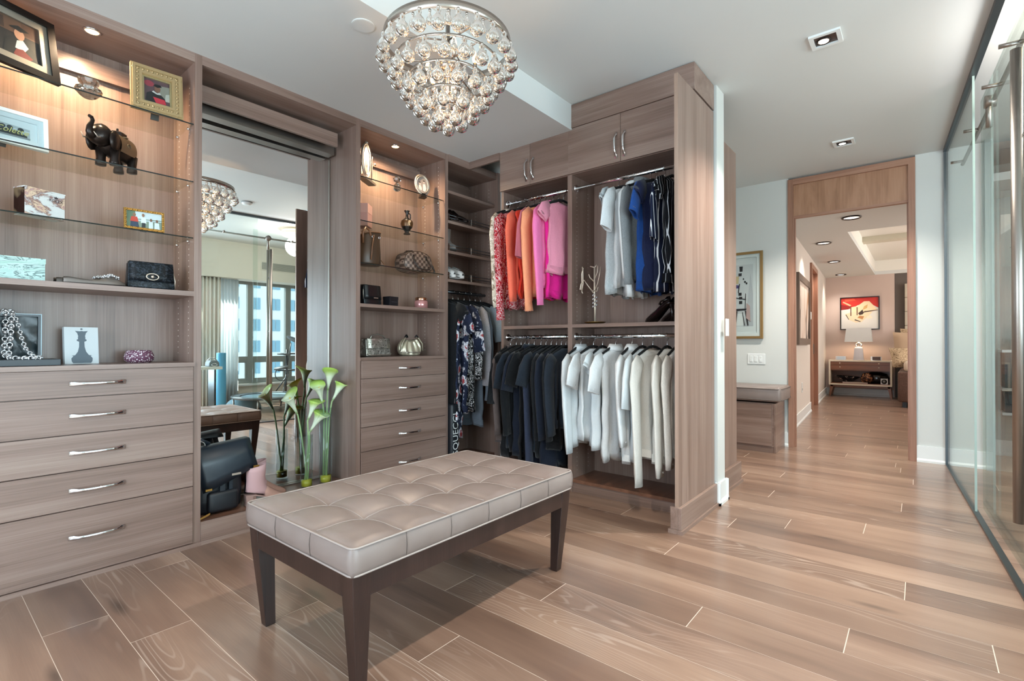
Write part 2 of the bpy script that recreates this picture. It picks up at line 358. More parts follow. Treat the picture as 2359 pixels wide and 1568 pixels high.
# ---- houses across the street, seen in the mirror through the gym windows
GB = T('office_building', 'pale blue-white office block with rows of paired windows seen through gym windows', 'building', (31, -70, -30))
FAC = mat('building_white', 'dfe6ea', .8); BWIN = mat('building_window', '7fa9bd', .15, .2); BFR = mat('building_window_frame', '5a7686', .5)
mb = B(10, 35.2, -90, -65, -30, 25); mb.build('facade', FAC, GB)
wfr = MB().box(0, 1.5, 0, .08, 0, 1.75).build('window', BFR, GB)
def sub(o, name, mb, m):
    x = mb.build(name, m); x.location = (0,0,0); x.parent = o; return x
pn = [sub(wfr, 'pane', B(.08 + k*.72, .72 + k*.70, .081, .10, .08, 1.67), BWIN) for k in (0, 1)]
first = True
for r_ in range(-4, 7):
    for c in range(0, 8):
        x, z = 14.5 + c*2.75, 1.1 + r_*2.95 - 1.2
        o = wfr if first else wfr.copy()
        if not first:
            COL.objects.link(o); o.parent = GB
            for p_ in pn:
                q = p_.copy(); COL.objects.link(q); q.parent = o
        first = False; o.location = Vector((x, -65, z)) - ORG[GB]
B(10, 35.2, -65, -64.6, -5.3, -4.2).build('ledge', FAC, GB)
TB = T('glass_tower', 'teal glass tower with balcony bands rising past the pale office block', 'building', (52, -102, -30))
B(46, 62, -116, -100, -30, 26).build('facade', mat('tower_teal', '6fb3bd', .2, .2), TB)
for k in range(-6, 9): B(45.6, 62.4, -100, -99.4, k*3.1 - .5, k*3.1).build('balcony_band', FAC, TB)
LB = T('low_building', 'low beige rooftop building beside the pale office block', 'building', (40, -72, -30))
B(35.6, 50, -84, -70, -30, 4.0).build('facade', mat('building_beige', 'efe3da', .8), LB)
B(35.4, 50.2, -84.2, -69.8, 4.0, 4.4).build('parapet', FAC, LB)
# ================================================================ CLOSET CABINETS
def bow(mb, c, axis, L, nrm, s=1.0):                  # chrome bow handle centred at c, along axis, standing off along nrm
    a = Vector({'x': (1,0,0), 'y': (0,1,0), 'z': (0,0,1)}[axis]); n = Vector(nrm); c = Vector(c); h = L/2
    prof = [(-h, .003), (-h+.018, .006), (-h+.032, .022), (-h*.45, .030), (0, .032), (h*.45, .030), (h-.032, .022), (h-.018, .006), (h, .003)]
    side = a.cross(n); rings = []
    for i, (t, d) in enumerate(prof):
        p = c + a*t + n*d; wd = .011 if i in (0, 1, 7, 8) else .0075
        rings.append([tuple(p + side*wd*s*math.cos(2*pi*k/8) + n*.0035*math.sin(2*pi*k/8)) for k in range(8)])
    return mb.loft(rings, 0)
def drawers(par, u0, u1, zs, hu, hl=.213):
    for z0, z1 in zs:
        d = B(u0+.002, u1-.002, 3.050, 3.070, z0+.002, z1-.002).build('drawer', WX, par, bevel=.0012)
        zc = {True: (z0+z1)/2}[True] if z1 - z0 < .25 else z0 + (z1-z0)*.58
        bow(MB(), (hu, 3.050, zc), 'x', hl, (0,-1,0)).build('handle', CHROME, d)
def glass_shelf(par, u0, u1, v0, v1, z):
    o = B(u0, u1, v0+.003, v1, z-.006, z).build('glass_shelf', SHELFG, par)
    B(u0, u1, v0, v0+.003, z-.006, z).build('polished_edge', GEDGE, o)
    for u in (u0, u1):
        for v in (v0+.06, v1-.08):
            MB().tube([(u, v, z-.014), (u+(.012 if u == u0 else -.012), v, z-.014)], .006, 8).build('shelf_pin', CHROME, o)
PINH = mat('pin_hole', 'd8d0c8', .4)
def pins(par, x, nx, ys, z0, z1, step=.032):            # rows of shelf pin holes on a side panel facing nx
    mb = MB(); z = z0
    while z < z1:
        for y in ys:
            if nx[0]: a, b = sorted((x, x+nx[0]*.0008)); mb.box(a, b, y-.0025, y+.0025, z-.0025, z+.0025)
            else: a, b = sorted((x, x+nx[1]*.0008)); mb.box(y-.0025, y+.0025, a, b, z-.0025, z+.0025)
        z += step
    o = mb.build('pin_hole', PINH, par); o['kind'] = 'stuff'
def puck(par, u, v, z):
    MB().lathe([(.036, 0), (.036, -.004), (.030, -.006), (.028, -.002)], (u, v, z), 20).build('light_trim', CHROME, par)
    MB().lathe([(.027, -.001), (.027, -.004)], (u, v, z), 16).build('light_lens', BULB, par)
SH1 = (2.305, 1.99, 1.682)
# --- display cabinet with drawers, nearest the camera
c1 = T('display_cabinet', 'wide taupe wood display cabinet with glass shelves above five drawers nearest the camera', 'cabinet', (.6, 3.2, 0), 'closet cabinets on the long wall')
B(.19, 1.008, 3.39, 3.41, .98, 2.64).build('back_panel', WZ, c1)
B(.155, .19, 3.07, 3.41, 0, 2.64).build('side_panel', WZ, c1)
B(1.008, 1.044, 3.06, 3.41, 0, 2.69).build('side_panel', WZ, c1)
B(.155, 1.008, 3.06, 3.41, 2.64, 2.69).build('top_panel', WX, c1)
B(.19, 1.008, 3.36, 3.39, 2.50, 2.585).build('cleat', WX, c1)
B(.19, 1.008, 3.06, 3.39, 1.36, 1.386).build('wooden_shelf', WX, c1)
B(.155, 1.012, 3.048, 3.39, .978, 1.0).build('counter', WX, c1)
B(.155, 1.008, 3.07, 3.39, .02, .978).build('carcass', WX, c1)
for z in SH1: glass_shelf(c1, .19, 1.008, 3.075, 3.388, z)
drawers(c1, .157, 1.006, ((.852, .978), (.678, .852), (.508, .678), (.330, .508), (.022, .330)), .60)
B(.10, 1.044, 3.045, 3.07, 0, .02).build('scribe_moulding', WX, c1)
pins(c1, 1.008, (-1, 0), (3.14, 3.30), 1.05, 2.55); puck(c1, .587, 3.15, 2.64); puck(c1, .30, 3.30, 2.64)
light('cabinet_spot', 'SPOT', (.587, 3.15, 2.62), 30, WARM, (.587, 3.18, 0), .02, spot=165, blend=.8); light('cabinet_spot', 'SPOT', (.30, 3.28, 2.62), 14, WARM, (.30, 3.28, 0), .02, spot=165, blend=.8)
c0 = T('tall_cabinet', 'tall plain taupe wood cabinet with two doors continuing beyond the first display cabinet', 'cabinet', (-.4, 3.25, 0), 'closet cabinets on the long wall')
B(-.95, .153, 3.07, 3.41, .02, 2.69).build('carcass', WZ, c0)
for a in (-.945, -.395): bow(MB(), (a+(.49 if a < -.5 else .05), 3.05, 1.1), 'z', .21, (0,-1,0)).build('handle', CHROME, B(a, a+.545, 3.05, 3.07, .03, 2.63).build('door', WZ, c0, bevel=.001))
# --- mirror niche
c2 = T('mirror_niche', 'open niche with a tall mirror, wood valance and low platform between the cabinets', 'mirror', (1.53, 3.2, 0), 'closet cabinets on the long wall')
MB().prism([(1.044, 3.4135), (2.016, 3.400), (2.016, 3.4095), (1.044, 3.418)], 'z', .125, 2.64).build('mirror', MIRR, c2)
B(1.044, 2.016, 3.419, 3.435, 0, 2.64).build('mirror_backing', WZ, c2)
B(1.044, 2.016, 3.06, 3.40, .105, .125).build('platform', WSHELF, c2)
B(1.044, 2.016, 3.052, 3.066, .02, .125).build('kick_board', WX, c2)
B(1.044, 2.016, 3.045, 3.07, 0, .02).build('scribe_moulding', WX, c2)
B(1.044, 2.016, 3.06, 3.40, 2.64, 2.69).build('top_panel', WX, c2)
B(1.044, 1.957, 3.20, 3.222, 2.50, 2.595).build('valance', WX, c2, bevel=.001)
B(1.044, 1.99, 3.30, 3.38, 2.475, 2.545).build('light_track', STEEL, c2)
B(1.044, 2.0, 3.372, 3.399, .125, .133).build('bottom_channel', STEEL, c2)
B(2.008, 2.015, 3.392, 3.3995, .133, 2.475).build('edge_strip', STEEL, c2)
# --- second display cabinet
c3 = T('display_cabinet', 'narrower taupe wood display cabinet with glass shelves above drawers beyond the mirror', 'cabinet', (2.45, 3.2, 0), 'closet cabinets on the long wall')
B(2.051, 2.862, 3.41, 3.43, .98, 2.64).build('back_panel', WZ, c3)
B(2.016, 2.051, 3.06, 3.41, 0, 2.69).build('side_panel', WZ, c3)
B(2.862, 2.897, 3.06, 3.43, 0, 2.69).build('side_panel', WZ, c3)
B(2.051, 2.862, 3.06, 3.43, 2.64, 2.69).build('top_panel', WX, c3)
B(2.051, 2.862, 3.38, 3.41, 2.52, 2.605).build('cleat', WX, c3)
B(2.051, 2.862, 3.06, 3.41, 1.364, 1.388).build('wooden_shelf', WX, c3)
B(2.051, 2.866, 3.048, 3.41, .982, 1.004).build('counter', WX, c3)
B(2.051, 2.862, 3.07, 3.41, .02, .982).build('carcass', WX, c3)
for z in (2.298, 1.985, 1.682): glass_shelf(c3, 2.051, 2.862, 3.075, 3.408, z)
drawers(c3, 2.055, 2.872, ((.853, .982), (.682, .853), (.508, .682), (.336, .508), (.022, .336)), 2.487)
B(2.016, 2.897, 3.045, 3.07, 0, .02).build('scribe_moulding', WX, c3)
pins(c3, 2.862, (-1, 0), (3.14, 3.31), 1.05, 2.6); puck(c3, 2.43, 3.16, 2.64)
light('cabinet_spot', 'SPOT', (2.43, 3.16, 2.62), 30, WARM, (2.43, 3.19, 0), .02, spot=165, blend=.8)
# --- corner unit with tilted shoe shelves
c4 = T('corner_unit', 'dark corner unit with shoe fences on tilted shelves over a hanging rail', 'shelving', (3.2, 3.3, 0), 'closet cabinets on the long wall')
B(2.897, 3.50, 3.41, 3.43, 0, 2.64).build('back_panel', WZ, c4)
B(3.50, 3.54, 3.03, 3.43, 0, 2.69).build('side_panel', WZ, c4)
B(2.897, 3.50, 3.05, 3.43, 2.63, 2.69).build('top_panel', WX, c4)
B(2.897, 3.50, 3.38, 3.41, 2.52, 2.6).build('cleat', WX, c4)
B(2.897, 3.50, 3.07, 3.41, 2.372, 2.396).build('wooden_shelf', WX, c4)
for z in (2.143, 1.889, 1.648):
    o = MB().prism([(3.07, z-.024), (3.41, z+.036), (3.41, z+.06), (3.07, z)], 'x', 2.897, 3.50).build('shoe_shelf', WX, c4)
    for u in (2.93, 3.20, 3.47): B(u-.006, u+.006, 3.082, 3.090, z, z+.062).build('fence_post', CHROME, o)
    for h in (.028, .052): MB().tube([(2.90, 3.086, z+h), (3.498, 3.086, z+h)], .003, 6).build('fence_rail', DSTEEL, o)
MB().tube([(2.897, 3.195, 1.557), (3.50, 3.195, 1.557)], .014, 12).build('hanging_rail', DSTEEL, c4)
B(2.897, 3.50, 3.07, 3.41, .06, .09).build('platform', WSHELF, c4)
B(2.897, 3.50, 3.08, 3.10, 0, .06).build('kick_board', WX, c4)
pins(c4, 3.50, (-1, 0), (3.14, 3.31), 1.3, 2.55)
# --- hanging wardrobes along the short wall
def rail(par, v0, v1, z):
    MB().tube([(3.22, v0, z), (3.22, v1, z)], .0145, 14).build('hanging_rail', CHROME, par)
    for v in (v0, v1-.012): MB().tube([(3.22, v, z), (3.22, v+.012, z)], .028, 16).build('rail_flange', CHROME, par)
def wardrobe(label, v0, v1, top, dz1, x):
    r = T('hanging_wardrobe', label, 'wardrobe', (3.35, (v0+v1)/2, 0), 'double hanging wardrobes on the short wall')
    B(3.50, 3.52, v0, v1, .095, top).build('back_panel', WZ, r)
    B(3.17, 3.50, v0, v1, 2.365, 2.39).build('divider_board', WY, r)
    B(3.17, 3.50, v0, v1, 1.222, 1.247).build('wooden_shelf', WY, r)
    B(3.17, 3.50, v0, v1, .072, .095).build('platform', WSHELF, r)
    B(3.18, 3.20, v0, v1, 0, .072).build('kick_board', WY, r)
    mid = x
    for a, b, s in ((v0-.018 if v0 > 1.9 else v0, mid-.0015, -1), (mid+.0015, v1+(.024 if v1 > 2.5 else .02), 1)):
        d = B(3.150, 3.168, a, b, 2.368, dz1).build('door', WY, r, bevel=.001)
        bow(MB(), (3.150, mid + s*.032, 2.485), 'z', .18, (-1,0,0)).build('handle', CHROME, d)
    rail(r, v0, v1, 2.272); rail(r, v0, v1, 1.155)
    return r
w1 = wardrobe('hanging wardrobe by the corner holding red and pink tops above dark shirts', 2.049, 2.68, 2.69, 2.69, 2.391)
B(3.17, 3.52, 2.68, 2.705, 0, 2.69).build('side_panel', WZ, w1); B(3.17, 3.52, 2.011, 2.049, 0, 2.88).build('side_panel', WZ, w1)
B(3.14, 3.16, 2.705, 3.05, 2.63, 2.69).build('corner_trim', WY, w1); pins(w1, 2.68, (0, -1), (3.24, 3.40), 1.28, 2.3); pins(w1, 2.68, (0, -1), (3.24, 3.40), .15, 1.2)
w2 = wardrobe('hanging wardrobe at the end panel holding grey and blue tops above white shirts', 1.113, 2.011, 2.87, 2.702, 1.603)
o = B(2.87, 3.52, 1.09, 1.113, .022, 2.69).build('end_panel', WZ, w2, bevel=.0015)
B(3.145, 3.53, 1.09, 2.03, 2.705, 2.875).build('top_fascia', WY, w2)
mb = B(2.852, 3.515, 1.070, 1.09, .022, .15); mb.box(2.852, 2.87, 1.09, 1.135, .022, .15); mb.build('base_board', WX, w2, bevel=.002)
mb = B(2.842, 3.515, 1.060, 1.09, 0, .022); mb.box(2.842, 2.87, 1.09, 1.145, 0, .022); mb.build('base_shoe', WX, w2)
B(2.866, 2.8695, 1.091, 1.112, .15, 2.688).build('edge_band', wood('edge_band_wood', ('80685c', '9c8272', 'ac9384'), 'z'), w2)
pins(w2, 2.011, (0, -1), (3.24, 3.40), 1.28, 2.3); pins(w2, 2.011, (0, -1), (3.24, 3.40), .15, 1.2)
# --- cabinet side on the far side of the partition
c5 = T('tall_cabinet', 'tall taupe wood cabinet side standing behind the white partition', 'cabinet', (3.98, 1.8, 0))
B(3.72, 4.24, 1.14, 1.165, 0, 2.63).build('side_panel', WZ, c5, bevel=.001); B(3.72, 4.20, 1.165, 2.49, 0, 2.63).build('carcass', WZ, c5)
B(3.72, 4.27, 1.112, 1.14, .022, .16).build('base_board', WX, c5, bevel=.002); B(3.72, 4.28, 1.10, 1.14, 0, .022).build('base_shoe', WX, c5)
# --- storage bench in the hall
LEA = NT('taupe_leather'); nn = LEA.noise(LEA.coords((350,350,350)), 1, 2); LEA.bump(nn, .12, .001)
LEAT = LEA.done(LEA.ramp(LEA.noise(LEA.coords((3,3,3)), 1, 3), [(.3, '7b6d67'), (.7, '8d807b')]), .38, Specular_IOR_Level=.5)
SEAM = mat('seam_piping', '9c908a', .5); SEAMD = mat('dark_piping', '5e524c', .5)
sb = T('storage_bench', 'low taupe storage bench with grey cushion against the hall wall below framed art', 'bench', (5.8, 1.6, 0))
B(5.565, 5.99, 1.135, 2.2, .06, .50).build('body', WY, sb); B(5.547, 5.565, 1.16, 2.2, .07, .485).build('door', WY, sb, bevel=.001)
B(5.56, 5.99, 1.125, 1.14, 0, .50).build('end_panel', WX, sb); B(5.57, 5.98, 1.14, 2.2, 0, .06).build('plinth', WY, sb)
cu = MB().bbox(5.53, 6.02, 1.07, 2.22, .515, .665, .03).build('cushion', LEAT, sb)
for z in (.535, .645): MB().tube([(5.53, 2.2, z), (5.53, 1.10, z), (5.56, 1.07, z), (6.0, 1.07, z)], .005, 6).build('piping', SEAMD, cu)
# ================================================================ TUFTED BENCH
bn = T('tufted_bench', 'long dark wood bench with tufted taupe leather cushion in the middle of the floor', 'bench', (1.46, 1.66, 0))
bu0, bu1, bv0, bv1 = .862, 2.085, 1.325, 2.045; NX, NY, K = 6, 3, 10
def puff(i, j):
    fx, fy = (i % K)/K, (j % K)/K
    if i == NX*K: fx = 0
    if j == NY*K: fy = 0
    ex = 1 if 0 < i < NX*K else .55
    a = math.sin(pi*fx) if not (i in (0, NX*K)) else .0; b = math.sin(pi*fy) if not (j in (0, NY*K)) else .0
    if i < K/2 or i > NX*K - K/2: a = max(a, .82)
    if j < K/2 or j > NY*K - K/2: b = max(b, .82)
    a, b = max(a, 0), max(b, 0); return .462 + .015*max(a, b)**.7 + .014*(a*b)**.5
def edge(i, j):
    x = bu0 + (bu1-bu0)*i/(NX*K); y = bv0 + (bv1-bv0)*j/(NY*K); return x, y
mb = MB(); vs = []; nxn = NX*K+1; nyn = NY*K+1
for j in range(nyn):
    for i in range(nxn):
        x, y = edge(i, j); vs.append((x, y, .478 if i in (0, nxn-1) or j in (0, nyn-1) else puff(i, j)))
mb.add(vs, [(j*nxn+i, j*nxn+i+1, (j+1)*nxn+i+1, (j+1)*nxn+i) for j in range(nyn-1) for i in range(nxn-1)], 0, True)
def band(z0, z1, bulge):
    per = [(i, 0) for i in range(nxn-1)] + [(nxn-1, j) for j in range(nyn-1)] + [(i, nyn-1) for i in range(nxn-1, 0, -1)] + [(0, j) for j in range(nyn-1, 0, -1)]
    rings = []
    for t in (0, .2, .5, .8, 1):
        ring = []
        for i, j in per:
            x, y = edge(i, j)
            k = (i % K)/K if j in (0, nyn-1) and 0 < i < nxn-1 else (j % K)/K
            cseam = abs(math.sin(pi*k))**.5 if k else 0
            bb = bulge*math.sin(pi*t)*(.35 + .65*cseam) if 0 < t < 1 else 0
            if j == 0: y -= bb
            if j == nyn-1: y += bb
            if i == 0: x -= bb
            if i == nxn-1: x += bb
            ring.append((x, y, z1 + (z0-z1)*t))
        rings.append(ring)
    return rings
mb.loft(band(.395, .478, .012), 0, False, True, True)
cush = mb.build('cushion', LEAT, bn)
def per(z, o=.0):
    r_ = .02; pts = []
    for cx, cy_, a0 in ((bu1-r_, bv1-r_, 0), (bu0+r_, bv1-r_, 90), (bu0+r_, bv0+r_, 180), (bu1-r_, bv0+r_, 270)):
        for k in range(4):
            a = math.radians(a0+30*k); pts.append((cx+(r_+o)*math.cos(a), cy_+(r_+o)*math.sin(a), z))
    return pts
for z in (.480, .396): MB().tube(per(z, .002), .0035, 6, closed=True).build('piping', SEAM, cush)
for i in range(1, NX):
    MB().tube([(edge(i*K, j)[0], edge(i*K, j)[1], puff(i*K, j)+.0012) for j in range(1, nyn-1)], .0021, 5).build('seam', SEAM, cush)
    for s, y in ((-1, bv0), (1, bv1)):
        MB().tube([(edge(i*K, 0)[0], y + s*(.0055*math.sin(pi*t)), .478-.083*t) for t in (0, .25, .5, .75, 1)], .0014, 5).build('seam', SEAMD, cush)
for j in range(1, NY):
    MB().tube([(edge(i, j*K)[0], edge(i, j*K)[1], puff(i, j*K)+.0012) for i in range(1, nxn-1)], .0021, 5).build('seam', SEAM, cush)
    for s, x in ((-1, bu0), (1, bu1)):
        MB().tube([(x + s*(.0055*math.sin(pi*t)), edge(0, j*K)[1], .478-.083*t) for t in (0, .25, .5, .75, 1)], .0014, 5).build('seam', SEAMD, cush)
for a in ((bu0+.07, bu1-.07, bv0+.010, bv0+.032), (bu0+.07, bu1-.07, bv1-.032, bv1-.010)): B(*a, .315, .394).build('apron', DARKW, bn, bevel=.001)
for a in ((bu0+.010, bu0+.032, bv0+.07, bv1-.07), (bu1-.032, bu1-.010, bv0+.07, bv1-.07)): B(*a, .315, .394).build('apron', DARKW, bn, bevel=.001)
for sx, sy, cx, cy_ in ((1, 1, bu0+.006, bv0+.006), (-1, 1, bu1-.006, bv0+.006), (1, -1, bu0+.006, bv1-.006), (-1, -1, bu1-.006, bv1-.006)):
    rr = []
    for z, o, wd in ((0, .036, .034), (.004, .034, .038), (.30, .006, .062), (.394, .0, .066)):
        xs = sorted((cx+sx*o, cx+sx*(o+wd))); ys = sorted((cy_+sy*o*.9, cy_+sy*(o*.9+wd)))
        rr.append([(xs[0], ys[0], z), (xs[1], ys[0], z), (xs[1], ys[1], z), (xs[0], ys[1], z)])
    MB().loft(rr, 0, True, True, False).build('leg', DARKW, bn, bevel=.0015)
# ================================================================ CEILING FITTINGS
def downlight(u, v, z, label, power, ang=75):
    r = T('downlight', label, 'ceiling light', (u, v, z), 'square recessed ceiling lights')
    s, t = .078, .056; mb = MB()
    for a in ((-s, s, -s, -t), (-s, s, t, s), (-s, -t, -t, t), (t, s, -t, t)): mb.box(u+a[0], u+a[1], v+a[2], v+a[3], z-.012, z)
    mb.build('trim', TRIMW, r)
    MB().add([(u-t, v-t, z-.003), (u+t, v-t, z-.003), (u+t, v+t, z-.003), (u-t, v+t, z-.003)], [(0,1,2,3)]).build('baffle', mat('baffle_bronze', '4a3a33', .35), r)
    MB().lathe([(.026, -.009), (.026, -.004)], (u+.012, v+.012, z), 20).build('lamp', DLAMP, r); MB().ring((u+.012, v+.012, z-.006), .034, .005, 24).build('lamp_ring', BRONZE, r)
    light('downlight_beam', 'SPOT', (u, v, z-.03), power, NEUT, (u, v, 0), .035, spot=ang*1.5, blend=.7)
downlight(3.40, .417, 2.88, 'square recessed ceiling light nearest the closet end panel', 165)
downlight(5.255, .512, 2.88, 'square recessed ceiling light before the bedroom doorway', 130)
downlight(1.40, .43, 2.88, 'square recessed ceiling light above and before the bench', 115)
downlight(-.45, .42, 2.88, 'square recessed ceiling light behind the viewer', 8)
downlight(5.2, 1.9, 2.88, 'square recessed ceiling light over the storage bench niche', 40)
for a, b, lb in ((6.87, .60, 'round recessed bedroom light nearest the doorway transom'), (8.36, 1.064, 'second round recessed bedroom light along the left wall'),
                 (10.37, 1.164, 'third round recessed bedroom light along the left wall'), (12.40, 1.271, 'farthest round recessed bedroom light near the red painting')):
    r = T('recessed_light', lb, 'ceiling light', (a, b, 2.55), 'round recessed bedroom lights')
    MB().ring((a, b, 2.545), .088, .012, 28).build('trim', BRONZE, r); MB().lathe([(.076, -.004), (.07, -.001)], (a, b, 2.55), 20).build('lamp', DLAMP, r)
    light('bedroom_beam', 'SPOT', (a, b, 2.52), 34, NEUT, (a, b, 0), .05, spot=120, blend=.7)
light('bedroom_fill', 'AREA', (10, -2.5, 1.6), 120, (1, .93, .88), (10, 0, 1.0), 3.5, 1.8)  # area lamp added to brighten the bedroom; its windows are unseen and not modelled
cv_ = MB().lathe([(.056, -.004), (.056, 0), (.0, 0)], (1.452, 2.145, 2.69), 28, 0, False); cv_.lathe([(.052, -.005), (.052, -.0035), (.0, -.0035)], (1.452, 2.145, 2.69), 28, 0, False)
tag(cv_.build('speaker_cover', CEIL, loc=(1.452, 2.145, 2.69)), 'plain round white cover plate on the soffit beside the chandelier', 'cover plate')
sd = T('smoke_detector', 'round white smoke detector seen in the mirror on the ceiling', 'smoke detector', (2.65, .25, 2.88))
MB().lathe([(.06, 0), (.06, -.022), (.045, -.036), (0, -.036)], (2.65, .25, 2.88), 24).build('body', TRIMW, sd); MB().lathe([(.064, 0), (.064, -.008), (0, -.008)], (2.65, .25, 2.88), 24).build('base', mat('grey_plastic', '8b8d8c', .5), sd)
# ---- chandelier: five nickel rings hung with pear-shaped crystals
ch = T('chandelier', 'tiered round chandelier of pear-shaped crystal drops over the bench', 'chandelier', (1.645, 1.74, 2.15))
cx, cyy = 1.645, 1.74
big = MB().lathe([(r__*1.16, z__*1.08) for r__, z__ in [(.001, -.006), (.0095, -.010), (.0105, -.018), (.008, -.026), (.0125, -.034), (.021, -.046), (.0265, -.060), (.0265, -.070), (.021, -.082), (.011, -.089), (.001, -.091)]], (0,0,0), 14)
sml = MB().lathe([(.001, -.004), (.0065, -.008), (.0055, -.018), (.010, -.028), (.0155, -.040), (.0165, -.050), (.011, -.060), (.001, -.064)], (0,0,0), 10)
cap = MB().lathe([(.002, 0), (.006, -.003), (.006, -.011), (.003, -.013)], (0,0,0), 8)
def meshof(mb, name, m):
    o = mb.build(name, m); me = o.data; bpy.data.objects.remove(o); return me
MEB, MES, MEC = meshof(big, 'crystal_drop', CRYS), meshof(sml, 'crystal_drop', CRYS), meshof(cap, 'drop_cap', NICKEL)
for k, (r_, z, n) in enumerate(((.300, 2.505, 23), (.245, 2.425, 18), (.190, 2.345, 14), (.128, 2.268, 9), (.062, 2.215, 5))):
    h = .040 if k == 0 else .010
    tr = MB().lathe([(r_-.004, 0), (r_, 0), (r_, h), (r_-.004, h), (r_-.004, 0)], (cx, cyy, z), 64, cap=False).build('tier_ring', NICKEL, ch)
    for j in range(n*2):
        a = 2*pi*(j+.3*k)/(n*2); isb = j % 2 == 0; rr = r_ + (.006 if isb else -.014)
        o = bpy.data.objects.new('crystal_drop', MEB if isb else MES); COL.objects.link(o); o.parent = tr
        o.location = Vector((cx+rr*math.cos(a), cyy+rr*math.sin(a), z+.002)) - ORG[tr]; o.rotation_euler = (0, 0, a)
        if k == 0 or j % 2 == 0:
            o = bpy.data.objects.new('drop_cap', MEC); COL.objects.link(o); o.parent = tr; o.location = Vector((cx+rr*math.cos(a), cyy+rr*math.sin(a), z+.006)) - ORG[tr]
mb = MB().tube([(cx, cyy, 2.20), (cx, cyy, 2.62)], .011, 10); mb.lathe([(.03, 0), (.05, .02), (.02, .05)], (cx, cyy, 2.40), 16); mb.build('stem', NICKEL, ch)
for r_, z in ((.298, 2.53), (.243, 2.43), (.188, 2.35), (.126, 2.272)):
    for q in range(3):
        a = q*2*pi/3 + z; MB().tube([(cx, cyy, z+.02), (cx+r_*math.cos(a), cyy+r_*math.sin(a), z)], .004, 6).build('spoke', NICKEL, ch)
for k in range(8):
    R0, z0 = (.13, 2.40) if k < 5 else (.07, 2.29); a = (k % 5)*2*pi/(5 if k < 5 else 3) + .4; x, y = cx+R0*math.cos(a), cyy+R0*math.sin(a)
    o = MB().tube([(cx, cyy, z0), (x, y, z0-.02), (x, y, z0+.005)], .004, 6); o.lathe([(.010, 0), (.010, .035)], (x, y, z0+.005), 10); o = o.build('candle_arm', NICKEL, ch)
    MB().lathe([(.006, 0), (.013, .016), (.012, .03), (.004, .052), (.001, .06)], (x, y, z0+.04), 10).build('bulb', BULB, o)
for z in (2.42, 2.32, 2.24): light('chandelier_glow', 'POINT', (cx, cyy, z), 2.6, (1, .62, .34), size=.03)
mb = MB()
for k in range(4):
    z = 2.635 + k*.033
    mb.join(MB().ring((cx, cyy, z), .013, .0035, 14, 6, axis='x' if k % 2 else 'y', sy=1.5))
mb.build('chain', NICKEL, ch)
MB().tube([(cx, cyy, 2.745), (cx, cyy, 2.86)], .005, 8).build('rod', NICKEL, ch)
MB().lathe([(.065, 0), (.06, -.02), (.02, -.03)], (cx, cyy, 2.88), 24).build('canopy', NICKEL, ch)
# ================================================================ CLOTHES ON HANGERS
def cloth(name, col, rough=.85, c2=None, scale=260, rib=None):
    if name in MC: return MC[name]
    w = NT(name); v = w.coords((1,1,1))
    n = w.noise(v, scale, 2); c = w.ramp(n, [(.35, col), (.65, c2 or col)])
    big_ = w.noise(v, 14, 3)
    h = w.math('ADD', w.math('MULTIPLY', n, .12), big_)
    w.bump(h, .55, .012); return w.done(c, rough, Specular_IOR_Level=.25, Sheen_Weight=.12)
def patterned(name, base, layers, rough=.85):           # layers: (scale vec, threshold lo, hi, colour, voronoi?)
    w = NT(name); c = S(base)
    for sc_, lo, hi, colr, kind in layers:
        v = w.coords(sc_)
        if kind == 'v':
            n = w.add('ShaderNodeTexVoronoi'); n.inputs['Scale'].default_value = 1; n.inputs['Randomness'].default_value = .8
            wob = w.noise(w.coords(tuple(3*q for q in sc_)), 1, 2); d = w.math('ADD', n.outputs['Distance'], w.math('MULTIPLY', wob, .45)); w.lk(v, n.inputs['Vector']); f = w.ramp(d, [(lo, 'ffffff'), (hi, '000000')])
        elif kind == 'w':
            n = w.noise(v, 1, 2, .5, 1.2); f = w.ramp(w.math('SINE', w.math('MULTIPLY', n, 34)), [(lo, '000000'), (hi, 'ffffff')])
        else:
            n = w.noise(v, 1, 2, .5, .8); f = w.ramp(n, [(lo, '000000'), (hi, 'ffffff')])
        c = w.mix(f, c, S(colr))
    return w.done(c, rough, Specular_IOR_Level=.2)
def striped(name, base, col, axis, freq, lo, hi):
    w = NT(name); v = w.coords((1,1,1)); sp = w.add('ShaderNodeSeparateXYZ'); w.lk(v, sp.inputs[0])
    f = w.ramp(w.math('SINE', w.math('MULTIPLY', sp.outputs['XYZ'.index(axis)], freq)), [(lo, '000000'), (hi, 'ffffff')])
    return w.done(w.mix(f, S(base), S(col)), .8, Specular_IOR_Level=.2)
HANG = mat('black_velvet', '0c0c0e', .8)
def frame_of(o, axis, yaw):                              # local (s, t, z) -> world; s runs across the shoulders
    base = {'u': Matrix(((1,0,0),(0,1,0),(0,0,1))), 'v': Matrix(((0,-1,0),(1,0,0),(0,0,1)))}[axis].to_4x4()
    return Matrix.Translation(o) @ Matrix.Rotation(math.radians(yaw), 4, 'Z') @ base
